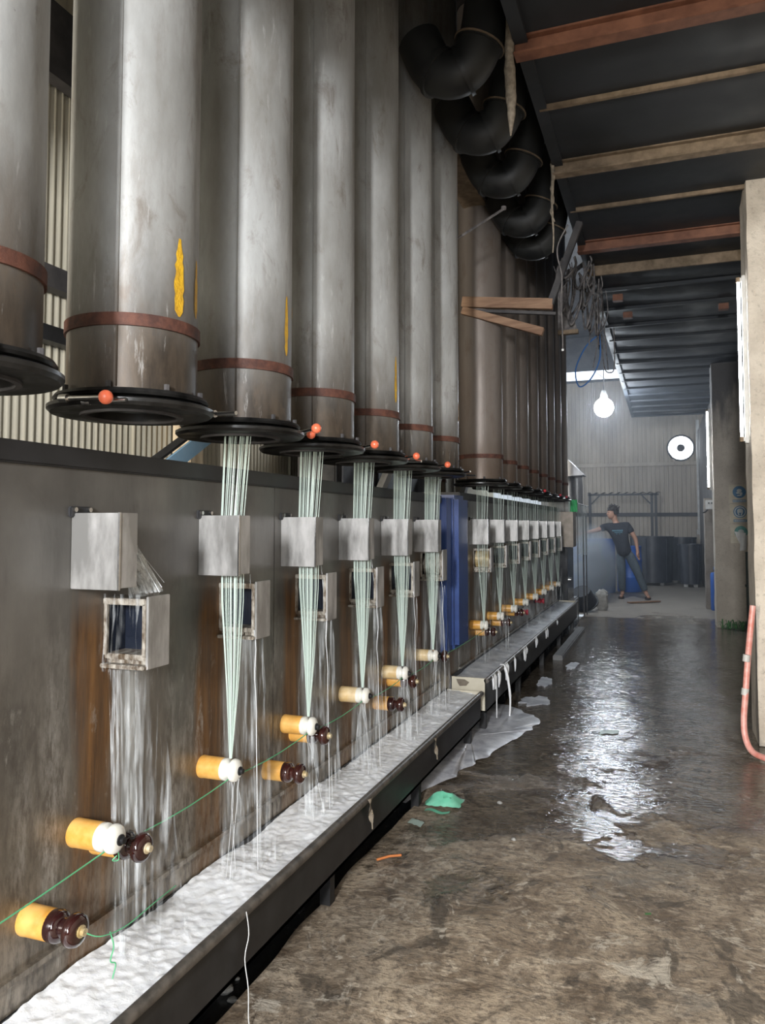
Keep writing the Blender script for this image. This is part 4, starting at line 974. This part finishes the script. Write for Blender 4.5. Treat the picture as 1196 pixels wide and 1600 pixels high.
# face and ears on the head, turned towards the machine
hc = Vector(J['hd']) + Vector((-.005,0,.03)); fd = Vector((-.86,-.48,-.12)).normalized(); sd = Vector((0,0,1)).cross(fd).normalized()
b = B()
b.ball((0,0,0), 1, 20, (1,1,1)); o_ = []
for p in b.v:
    q = fd*p[0]*.098 + sd*p[1]*.076 + Vector((0,0,1))*p[2]*(.118 if p[2] > 0 else .125) ; q += fd*(.012*max(0, -p[2]))
    o_.append(tuple(hc + q))
b.v = o_
hd_ = b.build('head', SKIN, body, 80)
b = B().ball(tuple(hc + fd*.100 + Vector((0,0,-.012))), .014, 10, (1,1,1.3)); b.build('nose', SKIN, body, 80)
for s_ in (-1, 1):
    B().ball(tuple(hc + sd*s_*.076 - fd*.01), .022, 10, (.7,.7,1.2)).build('ear', SKIN, body, 80)
    B().ball(tuple(hc + fd*.085 + sd*s_*.032 + Vector((0,0,.015))), .010, 8).build('eye', BLACKP, body, 80)
B().ball(tuple(hc + fd*.090 + Vector((0,0,-.058))), .012, 10, (1,1.6,.5)).build('mouth', simple('lip_skin', (.22,.09,.07), rough=.5), body, 80)
b = B().ball((0,0,0), 1, 22); o_ = []
for p in b.v:
    k = 1 + .10*nz(p[0]*4, p[1]*4, p[2]*4+2); f = p[0]
    zc = max(p[2], -.25 if f < .25 else .38)
    o_.append(tuple(hc - fd*.012 + fd*p[0]*.112*k + sd*p[1]*.094*k + Vector((0,0,1))*(zc*.140*k)))
b.v = o_; hair = b.build('hair', HAIR, W0, 80)
rr = random.Random(9)
b = B()
for k in range(70):
    a = rr.uniform(0, 2*math.pi); e = rr.uniform(.15, 1.3); d = fd*math.cos(a)*math.cos(e) + sd*math.sin(a)*math.cos(e) + Vector((0,0,1))*math.sin(e)
    p = hc - fd*.012 + Vector((d.x*.10, d.y*.10, d.z*.13)); q = p + d*.03 + Vector((rr.uniform(-.03,.03), rr.uniform(-.02,.02), rr.uniform(-.01,.03)))
    b.tube([p, (p+q)/2 + Vector((0,0,.006)), q], [.010,.008,.001], 5)
b.build('tousled_lock', HAIR, hair, 80)
# clothing
def sub(ns, es, rd, extra=()): 
    vs = [J[n] if isinstance(n, str) else n for n in ns]; return vs, es, rd
SV = [pt(-.70,.735), pt(-.745,.97), J['ch'], pt(-.862,1.375), J['sl'], pt(-1.15,1.275,-.05), J['sr'], pt(-.575,1.19,-.005)]
skin_mesh('shirt', SV, [(0,1),(1,2),(2,3),(2,4),(4,5),(2,6),(6,7)], [(.225,.17),(.165,.125),(.165,.120),(.075,.07),.078,.066,.078,.066], SHIRT, W0)
PV = [pt(-.72,.84), J['hl'], J['kl'], pt(-.765,.12,.02), J['hr'], J['kr'], pt(-.36,.13,.0), pt(-.72,.93)]
skin_mesh('trousers', PV, [(0,7),(0,1),(1,2),(2,3),(0,4),(4,5),(5,6)], [(.15,.115),.105,.080,.062,.105,.080,.062,(.14,.11)], PANTS, W0)
for n, x, y in (('tl', -.78, -.06), ('tr', -.32, -.07)):
    b = B(); b.slab([(x-ox+.052*math.cos(a)*(1.1 if math.sin(a) < 0 else .9), y+.135*math.sin(a)) for a in [2*math.pi*k/18 for k in range(18)]], .0, .022)
    s_ = b.build('sandal', SOLE, W0, 40); B().tube([(x-ox-.05,y-.03,.02),(x-ox,y-.06,.075),(x-ox+.05,y-.03,.02)], .010, 6).build('strap', SOLE, s_)
b = B(); rr = random.Random(4)
for row, (z, x0, x1, h) in enumerate(((1.235,-.92,-.74,.022), (1.205,-.88,-.76,.016), (1.180,-.85,-.83,.010), (1.180,-.80,-.78,.010))):
    x = x0
    while x < x1:
        w_ = rr.uniform(.010,.020); b.box(x-ox, x-ox+w_, -.140 - .0*row, -.118, z+.04*(x+.8), z+h+.04*(x+.8)); x += w_+.007
b.build('chest_print', PRINTS, W0)
# thin board lying on the floor at the worker's feet
tag(B().bar((-.62, 13.95, .014), (-.12, 14.35, .018), .09, .02).build('floor_board', WOODB, bevel=.004), 'thin dark board lying on floor at the worker\'s feet', 'board')

# ================================================================== haze
def volume(name, x0, x1, y0, y1, z0, z1, dens, col, label, puff=None):
    o = B().box(x0, x1, y0, y1, z0, z1).build(name, bpy.data.materials.new(name)); m = o.data.materials[0]; m.use_nodes = True; T = m.node_tree; T.nodes.clear()
    out = T.nodes.new('ShaderNodeOutputMaterial'); v = T.nodes.new('ShaderNodeVolumePrincipled'); v.inputs['Color'].default_value = (*col, 1); v.inputs['Density'].default_value = dens; v.inputs['Anisotropy'].default_value = .3
    T.links.new(v.outputs[0], out.inputs['Volume'])
    if puff:
        c, r = puff
        g = T.nodes.new('ShaderNodeNewGeometry'); mp = T.nodes.new('ShaderNodeMapping'); mp.vector_type = 'TEXTURE'; mp.inputs['Location'].default_value = c; mp.inputs['Scale'].default_value = r
        ln = T.nodes.new('ShaderNodeVectorMath'); ln.operation = 'LENGTH'; n = T.nodes.new('ShaderNodeTexNoise'); n.inputs['Scale'].default_value = 3.0; n.inputs['Detail'].default_value = 3
        mr = T.nodes.new('ShaderNodeMapRange'); mr.inputs[1].default_value = 1.0; mr.inputs[2].default_value = .1; mr.inputs[3].default_value = 0; mr.inputs[4].default_value = dens
        ml = T.nodes.new('ShaderNodeMath'); ml.operation = 'MULTIPLY'; m2 = T.nodes.new('ShaderNodeMapRange'); m2.inputs[1].default_value = .35; m2.inputs[2].default_value = .65
        T.links.new(g.outputs['Position'], mp.inputs[0]); T.links.new(mp.outputs[0], ln.inputs[0]); T.links.new(ln.outputs['Value'], mr.inputs[0]); T.links.new(g.outputs['Position'], n.inputs['Vector'])
        T.links.new(n.outputs['Fac'], m2.inputs[0]); T.links.new(mr.outputs[0], ml.inputs[0]); T.links.new(m2.outputs[0], ml.inputs[1]); T.links.new(ml.outputs[0], v.inputs['Density'])
    return tag(o, label, 'haze' if not puff else 'steam', None, 'stuff')
volume('haze', -2.5, .77, 7.0, 19.9, .02, 5.2, .013, (.80,.88,1.0), 'thin bluish haze filling the far end of the hall')
volume('steam', -1.75, -.75, 12.75, 15.9, .02, 1.7, 7.0, (.86,.92,1.0), 'white steam drifting in front of the tall blue barrel', ((-1.25, 14.3, .55), (.48, 1.5, .85)))
